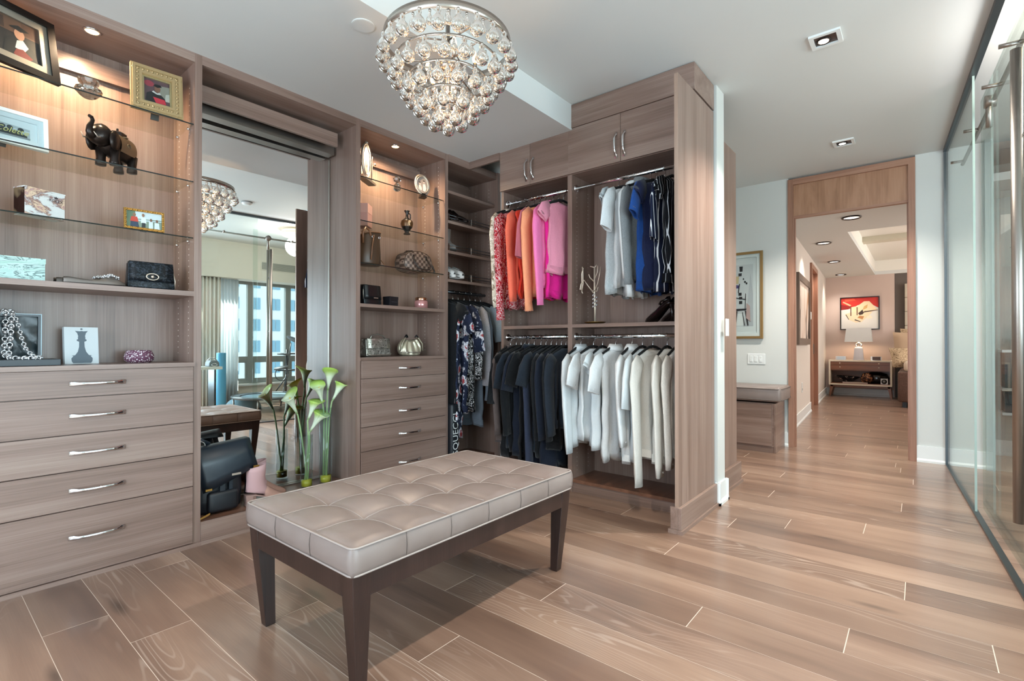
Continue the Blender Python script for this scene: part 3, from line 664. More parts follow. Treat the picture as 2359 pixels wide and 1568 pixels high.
def hanger(o, label, group, axis='u', yaw=0, half=.195, drop=.085):
    M = frame_of(o, axis, yaw); h = T('clothes_hanger', label, 'hanger', tuple(o), group)
    pts = [(math.cos(math.radians(a))*.020*1, 0, math.sin(math.radians(a))*.020 - .002) for a in range(-20, 200, 20)]
    pts = [(.0188, 0, -.012)] + pts if False else pts
    pts = pts[::-1] + [(.020, 0, -.020), (.010, 0, -.034), (0, 0, -.045), (0, 0, -drop-.0)]
    MB().tube(pts, .0022, 6).xf(M).build('hook', CHROME, h)
    z = -drop + .012
    bar = [(-half, -.062), (-half*.85, -.048), (-half*.5, -.020), (-.05, -.004), (0, .002), (.05, -.004), (half*.5, -.020), (half*.85, -.048), (half, -.062)]
    MB().tube([(s, 0, z+q) for s, q in bar], .0065, 8, r2=.010, up=(0,0,1)).xf(M).build('shoulder_bar', HANG, h)
    return h
def garment(name, label, cat, o, m, axis='u', yaw=0, half=.205, L=.72, d=.030, sleeve='short', flare=1.0, collar=None, group=None, drop=.085, neck=.06, fold=1.0, slen=None, trim=None, scoop=0, hide_front=False, ph=None):
    M = frame_of(o, axis, yaw); g = T(name, label, cat, (o[0], o[1], o[2]-drop-L), group); z0 = -drop - .004
    ph = R.uniform(0, 6) if ph is None else ph; fr = R.uniform(2.2, 3.2); N = 44; rings = []
    prof = [(0, neck, .026), (-.010, neck+.018, .031), (-.026, .135, .031), (-.048, half-.012, .027), (-.075, half, .026)]
    for k in range(1, 13):
        t = k/12; prof.append((-.075 - (L-.075)*t, half*((.97 - .13*min(1, t*5)) + (flare-.97)*t), d*(1 + .25*t)))
    for i, (zz, wd, dd) in enumerate(prof):
        t = max(0, -zz-.08)/max(L, .1); ring = []
        for k in range(N):
            a = 2*pi*k/N; c_, s_ = math.cos(a), math.sin(a)
            s = wd*math.copysign(abs(c_)**.75, c_); tt = dd*math.copysign(abs(s_)**.9, s_)
            amp = fold*(.005 + .017*t) if zz < -.08 else 0
            tt += amp*math.sin(fr*pi*s/half + ph + 1.2*t) + amp*.45*math.sin(5.3*pi*s/half + 2*ph)
            s += amp*.5*math.sin(7*zz*4 + ph)
            zq = zz + (amp*.5*math.sin(2*pi*s/half + ph) if i > 8 else 0)
            if scoop and i < 3 and s_ < 0: zq -= scoop*(1 - i/3)*abs(s_)
            ring.append((s, tt, z0 + zq))
        rings.append(ring)
    last = rings[-1]; cx_ = sum(p[0] for p in last)/N; cy_ = sum(p[1] for p in last)/N
    def shrink(q, dz): return [(cx_+(p[0]-cx_)*q, cy_+(p[1]-cy_)*q, p[2]+dz) for p in last]
    rings += [shrink(.985, .0015), shrink(.97, .06)]
    MB().loft(rings, 0, True, True, True).xf(M).build('body', m, g)
    if trim: MB().tube([(p[0], p[1], p[2]+.004) for p in last], .003, 5, closed=True).xf(M).build('hem', trim, g)
    if sleeve:
        for sd_ in (-1, 1):
            if sleeve == 'cap': pts = [(half-.035, 0, -.07, .062), (half+.022, 0, -.095, .064), (half+.058, 0, -.145, .062)]
            elif sleeve == 'short': l = slen or .22; pts = [(half-.045, 0, -.075, .060), (half+.004, 0, -.10, .068), (half+.048, -.004, -.155, .068), (half+.085, -.008, -.065-l, .070)]
            elif sleeve == 'elbow': l = slen or .36; pts = [(half-.045, 0, -.075, .058), (half+.006, 0, -.11, .064), (half+.050, -.004, -.2, .062), (half+.082, -.012, -.075-l, .064)]
            else: l = slen or .60; pts = [(half-.045, 0, -.075, .055), (half-.002, 0, -.115, .062), (half+.026, -.006, -.22, .056), (half+.034, -.018, -.40, .050), (half+.022, -.026, -.075-l*.9, .043), (half+.016, -.028, -.075-l, .044)]
            rr = []; n = 20; th = .24 if sleeve != 'long' else .38
            for i, (s, t, z, r) in enumerate(pts):
                a_, b_ = pts[max(0, i-1)], pts[min(len(pts)-1, i+1)]; dx, dz = b_[0]-a_[0], b_[2]-a_[2]; l_ = math.hypot(dx, dz); px, pz = -dz/l_, dx/l_
                ring = []
                for k in range(n):
                    a = 2*pi*k/n; q = r*(1 + .06*math.sin(3*a + i*1.3 + ph)*(i > 0)); e1, e2 = q*math.cos(a), q*th*math.sin(a) + .004*math.sin(9*z*3 + k + ph)*(i > 0)
                    ring.append((sd_*(s + px*e1), t + e2, z0 + z + pz*e1))
                rr.append(ring)
            if sd_ > 0 and sleeve == 'long': rr = [[(p[0], p[1], z0 + (p[2]-z0)*.72) for p in q] for q in rr]
            lr = rr[-1]; cc = [sum(p[q] for p in lr)/n for q in range(3)]
            rr.append([tuple(cc[q] + (p[q]-cc[q])*.88 for q in range(3)) for p in lr]); rr.append([tuple(cc[q] + (p[q]-cc[q])*.85 + (.03 if q == 2 else 0) for q in range(3)) for p in lr])
            o_ = MB().loft(rr, 0, True, True, True).xf(M).build('sleeve', m, g)
            if trim: MB().tube([(p[0], p[1], p[2]+.002) for p in lr], .0025, 5, closed=True).xf(M).build('cuff_edge', trim, o_)
    if collar:
        mb = MB(); n = 22; rr = []
        prof2 = {'shirt': ((.062, .030, -.004), (.060, .028, .022), (.064, .032, .030), (.078, .046, .004), (.086, .052, -.016)), 'stand': ((.060, .03, -.006), (.055, .026, .022), (.052, .024, .022)), 'hood': ((.07, .04, -.02), (.085, .055, .01), (.07, .05, .045), (.03, .03, .055)),
                 'wrap': ((.085, .05, -.06), (.095, .06, -.02), (.085, .058, .022), (.06, .04, .034), (.045, .03, .02))}[collar]
        for a_, b_, z in prof2: rr.append([(a_*math.cos(2*pi*k/n), b_*math.sin(2*pi*k/n), z0 + z + .006*math.cos(2*pi*k/n)**2) for k in range(n)])
        mb.loft(rr, 0, True, True, True).xf(M).build('collar', m, g)
    return g
WHT = cloth('white_cotton', 'd4d6d6', .85, 'dfe1e1'); WHT2 = cloth('cool_white_cotton', 'ccd3d6', .85, 'd7dcdd'); IVO = cloth('ivory_cotton', 'd0ccc4', .85, 'dad6ce'); IVK = cloth('ivory_knit', 'c2bcb4', .9, 'e0dcd4', 420)
BLK = cloth('black_cotton', '08090c', .85, '0d0f13'); NAVY = cloth('navy_cotton', '0e1421', .85, '141c2b'); CHAR = cloth('charcoal_cotton', '171d26', .85, '222a34'); SLATE = cloth('slate_cotton', '232838', .85, '2d3448'); DKBR = cloth('sheer_brown', '4b3f3c', .7, '5a4c48')
CORAL = cloth('coral_fabric', 'f0694f', .8, 'f47a5f'); RED = cloth('red_satin', 'd8331f', .45, 'e04029'); ROSE = cloth('dusty_rose', 'b8616e', .8, 'c26d78'); PEACH = cloth('peach_fabric', 'f0996f', .8, 'f5a67d'); PINK = cloth('pink_fabric', 'f075ad', .8, 'f583b8'); MAG = cloth('magenta_fabric', 'd8127f', .7, 'e01c8c'); MAUVE = cloth('pale_pink_knit', 'd9859b', .85, 'e294a8', 300); HOT = cloth('hot_pink', 'e8559c', .8, 'ee64a8')
BEIGE = patterned('beige_camo', 'cdc0ac', [((22,22,16), .50, .54, '8d7a66', 'n'), ((45,45,45), .56, .6, 'e6ddcf', 'n')])
REDW = patterned('red_white_print', 'b3202c', [((48,48,30), .66, .80, 'efe3e2', 'w'), ((30,30,30), .60, .66, '6d1620', 'n')])
FLOR = patterned('navy_floral', '22273a', [((10.5,10.5,9), .66, .69, 'd6d3d8', 'v'), ((24,24,20), .80, .92, '2a2f45', 'w'), ((10.5,10.5,9), .49, .52, '9c3d3f', 'v'), ((26,26,22), .63, .67, 'aeb9cc', 'n')])
ANIM = patterned('black_white_print', '0f0f12', [((42,42,24), .62, .75, 'e4e4e4', 'w')])
HGRY = cloth('heather_grey', '9aa0a3', .9, 'c4c8c9', 380); HGR2 = cloth('cool_heather', '8b959b', .9, 'aab4b8', 420); KNIT = cloth('grey_marl_knit', '8d8a8f', .9, 'bab6b8', 330); GSCF = cloth('grey_wool', '6f7274', .95, '898b8c', 300); DGRY = cloth('dark_heather', '5a626b', .9, '77808a', 380); LGRY = cloth('pale_grey_jersey', 'c6c9ca', .9, 'd8dadb', 300)
ROYAL = cloth('royal_blue', '123a78', .8, '17468a'); MIDN = cloth('midnight_blue', '0b1230', .75, '101a3e')
STRP = striped('navy_white_stripe', '161c33', 'e4e6ea', 'X', 150, .80, .9); PINS = striped('black_white_stripe', '0c0d12', 'd8dade', 'X', 230, .90, .97)
PIPE = mat('dark_edge', '3a3a3c', .8)
def hung(o, gl, name, label, cat, m, rail_name, short, **kw):
    gr = kw.pop('group'); ax = kw.get('axis', 'u'); yw = kw.get('yaw', 0); hf = kw.get('half', .205)
    garment(name, label, cat, o, m, group=gr, **kw)
    hanger(o, 'black velvet hanger with chrome hook holding the ' + short, 'hangers on the ' + rail_name, ax, yw, hf-.012)
def row(z, lst, rail_name, group):
    for v, name, label, cat, m, short, kw in lst:
        kw = dict(kw); x = kw.pop('x', 3.22); hung((x, v, z), None, cat.replace(' ', '_'), label, cat, m, rail_name, short, group=group, **kw)
LR = [
 (1.965, 'shirt', 'white long sleeve button shirt hanging first beside the wood divider', 'shirt', WHT2, 'first long sleeve white shirt by the divider', dict(sleeve='long', collar='shirt', L=.70, yaw=4, half=.215, slen=.66)),
 (1.858, 'shirt', 'white short sleeve tee hanging second from the wood divider', 'shirt', WHT, 'second white tee from the divider', dict(L=.66, yaw=-3, half=.205, slen=.20)),
 (1.783, 'shirt', 'white cap sleeve top with ribbon ties hanging third from the divider', 'shirt', WHT2, 'third white top from the divider', dict(L=.70, yaw=5, half=.20, sleeve='cap')),
 (1.679, 'shirt', 'white collared polo with dark trimmed chest pocket', 'shirt', WHT, 'white polo with dark pocket trim', dict(collar='shirt', L=.78, yaw=-4, half=.205, slen=.23)),
 (1.553, 'blouse', 'long sleeve white blouse with folded collar and knotted cuffs', 'blouse', WHT, 'white blouse with folded collar', dict(sleeve='long', collar='shirt', L=.76, yaw=5, half=.215, slen=.56)),
 (1.475, 'shirt', 'boxy white half sleeve top hanging behind the sheer ivory blouse', 'shirt', WHT2, 'boxy white half sleeve top', dict(sleeve='elbow', L=.74, yaw=2, half=.21, slen=.31)),
 (1.400, 'blouse', 'sheer ivory blouse with very long sleeve hanging down lowest', 'blouse', IVO, 'sheer ivory blouse', dict(sleeve='long', L=.72, yaw=-5, half=.215, slen=.80, neck=.085, scoop=.03)),
 (1.300, 'sweater', 'ivory knit sweater with straight sleeves beside the end panel', 'sweater', IVO, 'ivory knit sweater', dict(sleeve='long', L=.74, yaw=3, half=.205, slen=.72, neck=.08)),
 (1.225, 'sweater', 'textured ivory cardigan hanging last against the end panel', 'sweater', IVK, 'textured ivory cardigan', dict(sleeve='long', L=.70, yaw=0, half=.20, slen=.66, neck=.075)),
]
row(1.155, LR, 'lower rail of white shirts', 'white tops on the lower rail')
LL = [
 (2.630, 'blouse', 'sheer dark brown blouse hanging first by the corner above black clothes', 'blouse', DKBR, 'sheer brown blouse', dict(sleeve='long', L=.76, half=.20, yaw=6, collar='stand', x=3.20)),
 (2.585, 'shirt', 'black top with white dotted trim near the corner', 'shirt', BLK, 'black top with dotted trim', dict(sleeve='elbow', L=.86, half=.205, yaw=-4)),
 (2.535, 'shirt', 'long black shirt hanging second along the dark row', 'shirt', BLK, 'long black shirt', dict(sleeve='long', L=.82, half=.21, yaw=3)),
 (2.496, 'shirt', 'charcoal tee with flared sleeve among black clothes', 'shirt', CHAR, 'charcoal flared sleeve tee', dict(L=.80, half=.21, yaw=-6, slen=.25)),
 (2.455, 'shirt', 'dark navy polo with a small badge on its sleeve', 'shirt', NAVY, 'navy polo with badge', dict(L=.84, half=.215, yaw=2, collar='shirt', slen=.26)),
 (2.400, 'dress', 'long black dress reaching lowest in the dark row', 'dress', BLK, 'long black dress', dict(sleeve='short', L=.97, half=.205, yaw=-3)),
 (2.335, 'shirt', 'slate grey long cardigan with a hanging tie end', 'cardigan', SLATE, 'slate long cardigan', dict(sleeve='long', L=.96, half=.19, yaw=5, slen=.9)),
 (2.285, 'shirt', 'charcoal short sleeve tee hanging mid dark row', 'shirt', CHAR, 'charcoal tee mid row', dict(L=.78, half=.205, yaw=-4, slen=.22)),
 (2.235, 'sweater', 'black long sleeve sweater hanging mid dark row', 'sweater', BLK, 'black sweater', dict(sleeve='long', L=.84, half=.205, yaw=2)),
 (2.185, 'shirt', 'dark navy long sleeve shirt beside the black sweater', 'shirt', NAVY, 'navy long sleeve shirt', dict(sleeve='long', L=.92, half=.20, yaw=-2)),
 (2.140, 'jacket', 'black jacket hanging before the charcoal jacket', 'jacket', BLK, 'black jacket', dict(sleeve='long', L=.76, half=.205, yaw=4)),
 (2.098, 'jacket', 'charcoal jacket hanging last against the wood divider', 'jacket', CHAR, 'charcoal jacket', dict(sleeve='long', L=.60, half=.195, yaw=-3, slen=.56)),
]
row(1.155, LL, 'lower rail of dark shirts', 'dark clothes on the lower rail')
UL = [
 (2.640, 'blouse', 'beige patterned blouse hanging first by the corner', 'blouse', BEIGE, 'beige patterned blouse', dict(sleeve='long', L=.76, half=.205, yaw=7, collar='stand', x=3.19, slen=.72)),
 (2.570, 'blouse', 'red and white printed blouse beside the beige one', 'blouse', REDW, 'red and white printed blouse', dict(sleeve='long', L=.80, half=.205, yaw=-5, slen=.82)),
 (2.480, 'jacket', 'coral orange jacket with gathered cuff', 'jacket', CORAL, 'coral jacket', dict(sleeve='long', L=.68, half=.21, yaw=4, slen=.68)),
 (2.410, 'blouse', 'bright red ruffled blouse with twisted bows down it', 'blouse', RED, 'red ruffled blouse', dict(sleeve=None, L=.72, half=.215, yaw=-3, fold=1.8)),
 (2.352, 'shirt', 'dusty rose narrow top between red and peach', 'shirt', ROSE, 'dusty rose top', dict(sleeve='elbow', L=.60, half=.20, yaw=3)),
 (2.300, 'sweater', 'peach orange sweater with long hanging sleeve', 'sweater', PEACH, 'peach sweater', dict(sleeve='long', L=.72, half=.21, yaw=-2, slen=.76)),
 (2.220, 'jacket', 'bubblegum pink jacket with long sleeve', 'jacket', PINK, 'bubblegum pink jacket', dict(sleeve='long', L=.66, half=.21, yaw=4, slen=.72, collar='stand')),
 (2.120, 'shirt', 'pale dusty pink sleeveless knit with frilled armhole', 'shirt', MAUVE, 'pale pink knit', dict(sleeve='cap', L=.56, half=.20, yaw=-5, scoop=.03)),
 (2.168, 'shirt', 'magenta top hanging last against the divider behind the pale knit', 'shirt', MAG, 'magenta top', dict(sleeve=None, L=.74, half=.20, yaw=-3)),
]
row(2.272, UL, 'upper rail of red and pink tops', 'red and pink tops on the upper rail')
UR = [
 (1.655, 'shirt', 'heather grey cap sleeve dress-length tee hanging first of the grey tops', 'shirt', HGRY, 'heather grey tee', dict(sleeve='cap', L=.74, half=.205, yaw=5, flare=1.15)),
 (1.585, 'shirt', 'pale grey short sleeve tee with rolled cuff', 'shirt', LGRY, 'pale grey tee', dict(L=.70, half=.205, yaw=-3, slen=.26)),
 (1.530, 'cardigan', 'off-white long cardigan with stand collar among grey tops', 'cardigan', WHT, 'off-white cardigan', dict(sleeve='long', L=.76, half=.20, yaw=4, collar='wrap', slen=.58)),
 (1.478, 'sweater', 'dark grey cable knit wool sweater with hood', 'sweater', GSCF, 'grey wool sweater', dict(sleeve='long', L=.66, half=.205, yaw=-4, collar='hood', slen=.62, fold=1.4)),
 (1.415, 'shirt', 'royal blue boxy tee with pointed sleeve', 'shirt', ROYAL, 'royal blue tee', dict(L=.74, half=.215, yaw=3, slen=.20)),
 (1.372, 'dress', 'midnight blue top hanging behind the striped blouse', 'shirt', MIDN, 'midnight blue top', dict(sleeve='cap', L=.73, half=.20, yaw=-2)),
 (1.315, 'blouse', 'navy blouse with bold white vertical stripes', 'blouse', STRP, 'navy striped blouse', dict(sleeve='elbow', L=.74, half=.195, yaw=6, scoop=.05, neck=.08)),
 (1.240, 'blouse', 'black sleeveless blouse with thin white stripes by the end panel', 'blouse', PINS, 'black striped blouse', dict(sleeve='cap', L=.70, half=.19, yaw=-4, scoop=.06, neck=.09)),
]
row(2.272, UR, 'upper rail of grey and blue tops', 'grey and blue tops on the upper rail')
# corner rail: clothes hang across the depth of the corner unit
CR = [
 (2.965, 'dress', 'long black dress hanging farthest in against the drawer cabinet', 'dress', BLK, 'long black dress in the corner', dict(L=1.15, half=.20, sleeve='cap')),
 (3.015, 'dress', 'long navy dress printed with white and red roses', 'dress', FLOR, 'rose print dress', dict(L=1.17, half=.208, sleeve='short', neck=.07, d=.036, fold=1.5, yaw=-6)),
 (3.085, 'dress', 'shorter navy rose print tunic beside the long rose dress', 'tunic', FLOR, 'rose print tunic', dict(L=.97, half=.215, sleeve='elbow', d=.034, fold=1.4, yaw=4)),
 (3.150, 'blouse', 'black and white printed long blouse behind the rose tunic', 'blouse', ANIM, 'black and white printed blouse', dict(L=.96, half=.215, sleeve='long', yaw=-3)),
 (3.225, 'cardigan', 'grey marl knit cardigan with long sleeve in the corner', 'cardigan', KNIT, 'grey marl cardigan', dict(L=.68, half=.215, sleeve='long', yaw=3, slen=.66)),
 (3.300, 'cardigan', 'long dark heather cardigan hanging down low in the corner', 'cardigan', DGRY, 'dark heather cardigan', dict(L=1.10, half=.20, sleeve='long', yaw=-4, slen=.8)),
 (3.370, 'shirt', 'cool grey heather tee with wide short sleeve in the corner', 'shirt', HGR2, 'cool grey heather tee', dict(L=.68, half=.205, sleeve='short', yaw=5, slen=.28)),
]
for u, name, label, cat, m, short, kw in CR:
    hung((u, 3.195, 1.557), None, cat.replace(' ', '_'), label, cat, m, 'corner rail', short, group='clothes on the corner rail', axis='v', **kw)
for u in (3.44,): hanger((u, 3.195, 1.557), 'empty black velvet hanger at the dark end of the corner rail', 'hangers on the corner rail', 'v', 8)
# bow twists down the red blouse, pocket edge and tie on the white tops
# ================================================================ THINGS ON THE SHELVES
def loc_frame(L, Rr, z0, lean=0):                         # x along L->R, y into the wall, z up (leaning back)
    d = Vector((Rr[0]-L[0], Rr[1]-L[1], 0)); w = d.length; d.normalize(); n = Vector((-d.y, d.x, 0))
    zz = (Vector((0,0,1))*math.cos(math.radians(lean)) + n*math.sin(math.radians(lean))); yy = (n*math.cos(math.radians(lean)) - Vector((0,0,1))*math.sin(math.radians(lean)))
    M = Matrix(((d.x, yy.x, zz.x, L[0]), (d.y, yy.y, zz.y, L[1]), (d.z, yy.z, zz.z, z0), (0,0,0,1)))
    return M, w
def pic(polys, x0, x1, z0, z1, y, parent, M, name='photograph', rough=.4):   # flat print built of colour fields
    mats = []; mb = MB()
    for i, (c, pts) in enumerate(polys):
        m = mat('ink_' + c, c, rough)
        if m not in mats: mats.append(m)
        vs = [(x0+(x1-x0)*a, y - .00025*(i+1), z0+(z1-z0)*b) for a, b in pts]
        mb.add(vs, [tuple(range(len(vs)))], mats.index(m))
    return mb.xf(M).build(name, mats, parent)
RECT = [(0,0),(1,0),(1,1),(0,1)]
def oval(cx, cy_, rx, ry, n=14, a0=0): return [(cx+rx*math.cos(2*pi*k/n+a0), cy_+ry*math.sin(2*pi*k/n+a0)) for k in range(n)]
def frame(label, L, Rr, z0, h, bw, m, polys, lean=8, depth=.018, mat2=None, bw2=0, fluted=0, cat='picture frame', group='framed photographs on the shelves', name='picture_frame', pname='photograph', glass=True):
    M, w = loc_frame(L, Rr, z0, lean); r = T(name, label, cat, (L[0]+(Rr[0]-L[0])/2, (L[1]+Rr[1])/2, z0), group)
    def ringbox(a, b, y0, y1, mb=None):
        mb = mb or MB()
        for q in ((a, b, a, w-a), (h-b, h-a, a, w-a)): mb.box(q[2], q[3], y0, y1, q[0], q[1])
        mb.box(a, b, y0, y1, b, h-b); mb.box(w-b, w-a, y0, y1, b, h-b); return mb
    mb = ringbox(0, bw, -depth, 0)
    if fluted: ringbox(bw*.15, bw*.4, -depth-.005, -depth, mb); ringbox(bw*.72, bw*.95, -depth-.003, -depth, mb)
    if fluted > 1:
        for k in range(int(w/.02)):
            for zz in (bw*.55, h-bw*.55): mb.sphere(((k+.5)*.02*w/(int(w/.02)*.02), -depth, zz), .0065, 6)
        for k in range(int(h/.02)):
            for xx in (bw*.55, w-bw*.55): mb.sphere((xx, -depth, (k+.5)*.02*h/(int(h/.02)*.02)), .0065, 6)
    mb.xf(M).build('frame', m, r)
    if mat2: ringbox(bw, bw+bw2, -depth*.6, 0).xf(M).build('mount', mat2, r)
    i = bw + (bw2 if mat2 else 0)
    B(i*.5, w-i*.5, -.004, 0, i*.5, h-i*.5).xf(M).build('backing_board', BLACKP, r)
    pic(polys, i, w-i, i, h-i, -.0045, r, M, pname)
    if glass: B(bw, w-bw, -depth*.7-.001, -depth*.7, bw, h-bw).xf(M).build('glazing', WINDG, r)
    if lean and h < .4: MB().prism([(0, h*.6), (h*.28, .0), (h*.25, .0), (0, h*.55)], 'x', w*.42, w*.58).xf(M).build('easel_back', BLACKP, r) if h < .25 else None
    return r
# ---- first cabinet, top glass shelf
S1, S2, S3, W1 = 2.305, 1.99, 1.682, 1.386
frame('big black frame with silver inner border around a graduation photo on the top shelf', (.20, 3.03), (.462, 3.135), S1+.004, .30, .030, mat('black_lacquer', '131110', .25),
  [('2a2220', RECT), ('6b4a38', [(0,.62),(1,.62),(1,1),(0,1)]), ('4a3226', [(.0,.66),(.0,.95),(.2,.95),(.2,.66)]), ('5b3b2b', [(.6,.66),(.6,.95),(.95,.95),(.95,.66)]), ('171517', [(.12,0),(.2,.42),(.42,.55),(.7,.5),(.9,.2),(.92,0)]),
   ('e2dcd6', [(.4,.22),(.46,.44),(.6,.5),(.72,.34),(.62,.2)]), ('c98f72', oval(.53,.62,.12,.15)), ('191718', [(.3,.76),(.56,.70),(.78,.78),(.52,.86)]), ('8d2f2b', [(.35,.05),(.42,.2),(.58,.24),(.8,.08),(.7,.0),(.4,.0)])], 10, .02, SILV, .032)
cb = T('crystal_votive', 'faceted crystal votive bowl on the top glass shelf between two frames', 'votive', (.575, 3.15, S1), 'crystal pieces on the glass shelves')
MB().lathe([(.022, 0), (.030, .004), (.052, .028), (.055, .042), (.036, .056), (.026, .060), (.040, .070), (.044, .088), (.038, .092), (.030, .088), (.022, .066), (.0, .06)], (.575, 3.15, S1), 9, 0, False).build('bowl', CRYS, cb)
frame('ornate champagne gold frame with a graduate in black gown holding a red folder', (.735, 3.12), (.962, 3.10), S1+.003, .245, .050, mat('champagne_gold', 'b39a70', .42, .5),
  [('5d4246', RECT), ('8c8577', [(.55,.3),(1,.3),(1,.85),(.55,.8)]), ('a03a46', oval(.2,.8,.2,.13)), ('b9b3a4', [(.8,.2),(1,.2),(1,.55),(.85,.5)]), ('141216', [(.05,0),(.1,.38),(.35,.52),(.62,.46),(.82,.28),(.86,0)]), ('c9c0b8', [(.3,.47),(.5,.4),(.66,.42),(.62,.5),(.5,.46),(.36,.53)]),
   ('7a5140', oval(.52,.64,.12,.16)), ('120f10', [(.36,.74),(.52,.70),(.70,.76),(.62,.84),(.42,.83)]), ('c92c3c', [(.34,.26),(.8,.24),(.86,.04),(.46,.02)])], 7, .022, mat('gold_lip', 'c9b184', .3, .7), .008, 2)
frame('white box frame holding a grey photo of dark figures under yellow lettering', (.12, 3.13), (.43, 3.17), S2+.002, .158, .016, TRIMW,
  [('d5dee0', RECT), ('a9b3b6', [(.03,.05),(.9,.05),(.9,.62),(.03,.8)]), ('c6cfd2', [(.03,.55),(.9,.45),(.9,.5),(.03,.6)]), ('23282c', [(.03,.12),(.03,.44),(.3,.5),(.48,.42),(.72,.42),(.86,.24),(.86,.12)]), ('3a4045', oval(.34,.56,.055,.13)), ('3a4045', oval(.52,.52,.045,.11)), ('3a4045', oval(.62,.52,.045,.11)), ('2e3438', oval(.77,.50,.045,.11)), ('7d868b', [(.03,.05),(.9,.05),(.9,.14),(.03,.14)])],
  6, .022, mat('mount_card', 'd3dcdf', .6), .020)
def text(body, M, size, m, name, parent, loc, rot=(pi/2, 0, 0), extrude=.0002, shear=0, align='CENTER'):
    c = bpy.data.curves.new(name, 'FONT'); c.body = body; c.size = size; c.extrude = extrude; c.align_x = align; c.shear = shear; c.resolution_u = 2; c.materials.append(m)
    o = bpy.data.objects.new(name, c); COL.objects.link(o); bpy.context.view_layer.update()
    me = bpy.data.meshes.new_from_object(o.evaluated_get(bpy.context.evaluated_depsgraph_get())); bpy.data.objects.remove(o); o = bpy.data.objects.new(name, me); COL.objects.link(o)
    W_ = M @ Matrix.Translation(loc) @ Matrix.Rotation(rot[2], 4, 'Z') @ Matrix.Rotation(rot[1], 4, 'Y') @ Matrix.Rotation(rot[0], 4, 'X')
    o.parent = parent; o.matrix_local = Matrix.Translation(-ORG[parent]) @ W_; return o
wf = [o for o in bpy.data.objects if o.get('label', '').startswith('white box frame')][0]
M, w_ = loc_frame((.12, 3.13), (.43, 3.17), S2+.002, 6)
text('Colette', M, .036, mat('yellow_ink', 'cfc878', .5), 'lettering', wf, (.190, -.0065, .058), shear=.35)
# elephant figurine
el = T('elephant_figurine', 'dark bronze elephant figurine with raised trunk on the second glass shelf', 'figurine', (.68, 3.13, S2))
def EL(mb): return mb.xf(Matrix.Translation((.685, 3.165, S2)) @ Matrix.Rotation(math.radians(222), 4, 'Z') @ Matrix.Scale(1.12, 4))
body = []
for x, r1, zc in ((-.095, .012, .085), (-.085, .040, .088), (-.05, .056, .092), (0, .060, .096), (.04, .054, .098), (.07, .040, .102), (.085, .02, .104)):
    body.append([(x, r1*.85*math.cos(2*pi*k/16), zc + r1*math.sin(2*pi*k/16)) for k in range(16)])
EL(MB().loft(body)).build('body', BRONZE, el)
hd = MB(); hd.loft([[(x, r1*math.cos(2*pi*k/14), zc + r1*1.05*math.sin(2*pi*k/14)) for k in range(14)] for x, r1, zc in ((.055, .02, .11), (.07, .043, .115), (.095, .046, .118), (.118, .036, .112), (.132, .015, .106))])
EL(hd).build('head', BRONZE, el)
EL(MB().tube([(.125, 0, .105), (.142, 0, .095), (.150, 0, .108), (.148, 0, .130), (.138, 0, .150), (.132, 0, .163), (.138, 0, .175), (.150, 0, .174)], .013, 10, taper=[1.3, 1.2, 1, .85, .7, .6, .55, .5])).build('trunk', BRONZE, el)
for s in (-1, 1):
    e = MB().loft([[(.072 + .03*math.cos(2*pi*k/12)*q, s*(.043 + dy), .100 + .042*math.sin(2*pi*k/12)*q) for k in range(12)] for q, dy in ((.2, .0), (1, .004), (1, .010), (.3, .014))])
    EL(e).build('ear', BRONZE, el)
    EL(MB().tube([(.118, s*.024, .095), (.142, s*.030, .088), (.160, s*.026, .104)], .004, 8, taper=[1, .8, .3])).build('tusk', SILV, el)
    for x in (-.062, .045): EL(MB().lathe([(.020, 0), (.021, .012), (.017, .03), (.022, .075)], (x, s*.030, 0), 12)).build('leg', BRONZE, el)
bl = MB()
for x0_, x1_ in ((-.062, .035),): bl.loft([[(x, 1.045*.060*.85*math.cos(t), .095 + .063*math.sin(t)) for t in [math.radians(-25 + 230*k/16) for k in range(17)]] for x in (x0_, -.03, 0, x1_)], 0, False, False, True, False)
for k in range(5):
    t = math.radians(10 + 40*k); bl.ring((-.012, .0615*.87*math.cos(t), .096+.064*math.sin(t)), .010, .0025, 10, 5, axis='y' if k in (0, 4) else 'z')
EL(bl).build('saddle_blanket', mat('aged_bronze', '7d6b55', .38, .7), el)
EL(MB().loft([[(x, .022*q*math.cos(2*pi*k/6), z) if False else (-.012+.034*q*math.cos(2*pi*k/6), .034*q*math.sin(2*pi*k/6), z) for k in range(6)] for q, z, x in ((1, .148, 0), (1, .165, 0), (.8, .170, 0), (.15, .176, 0), (.12, .188, 0))], 0, True, True, False)).build('howdah_lid', BRONZE, el)
EL(MB().tube([(-.092, 0, .11), (-.118, 0, .112), (-.128, 0, .09), (-.118, 0, .070), (-.098, 0, .066)], .0035, 6)).build('tail', BRONZE, el)
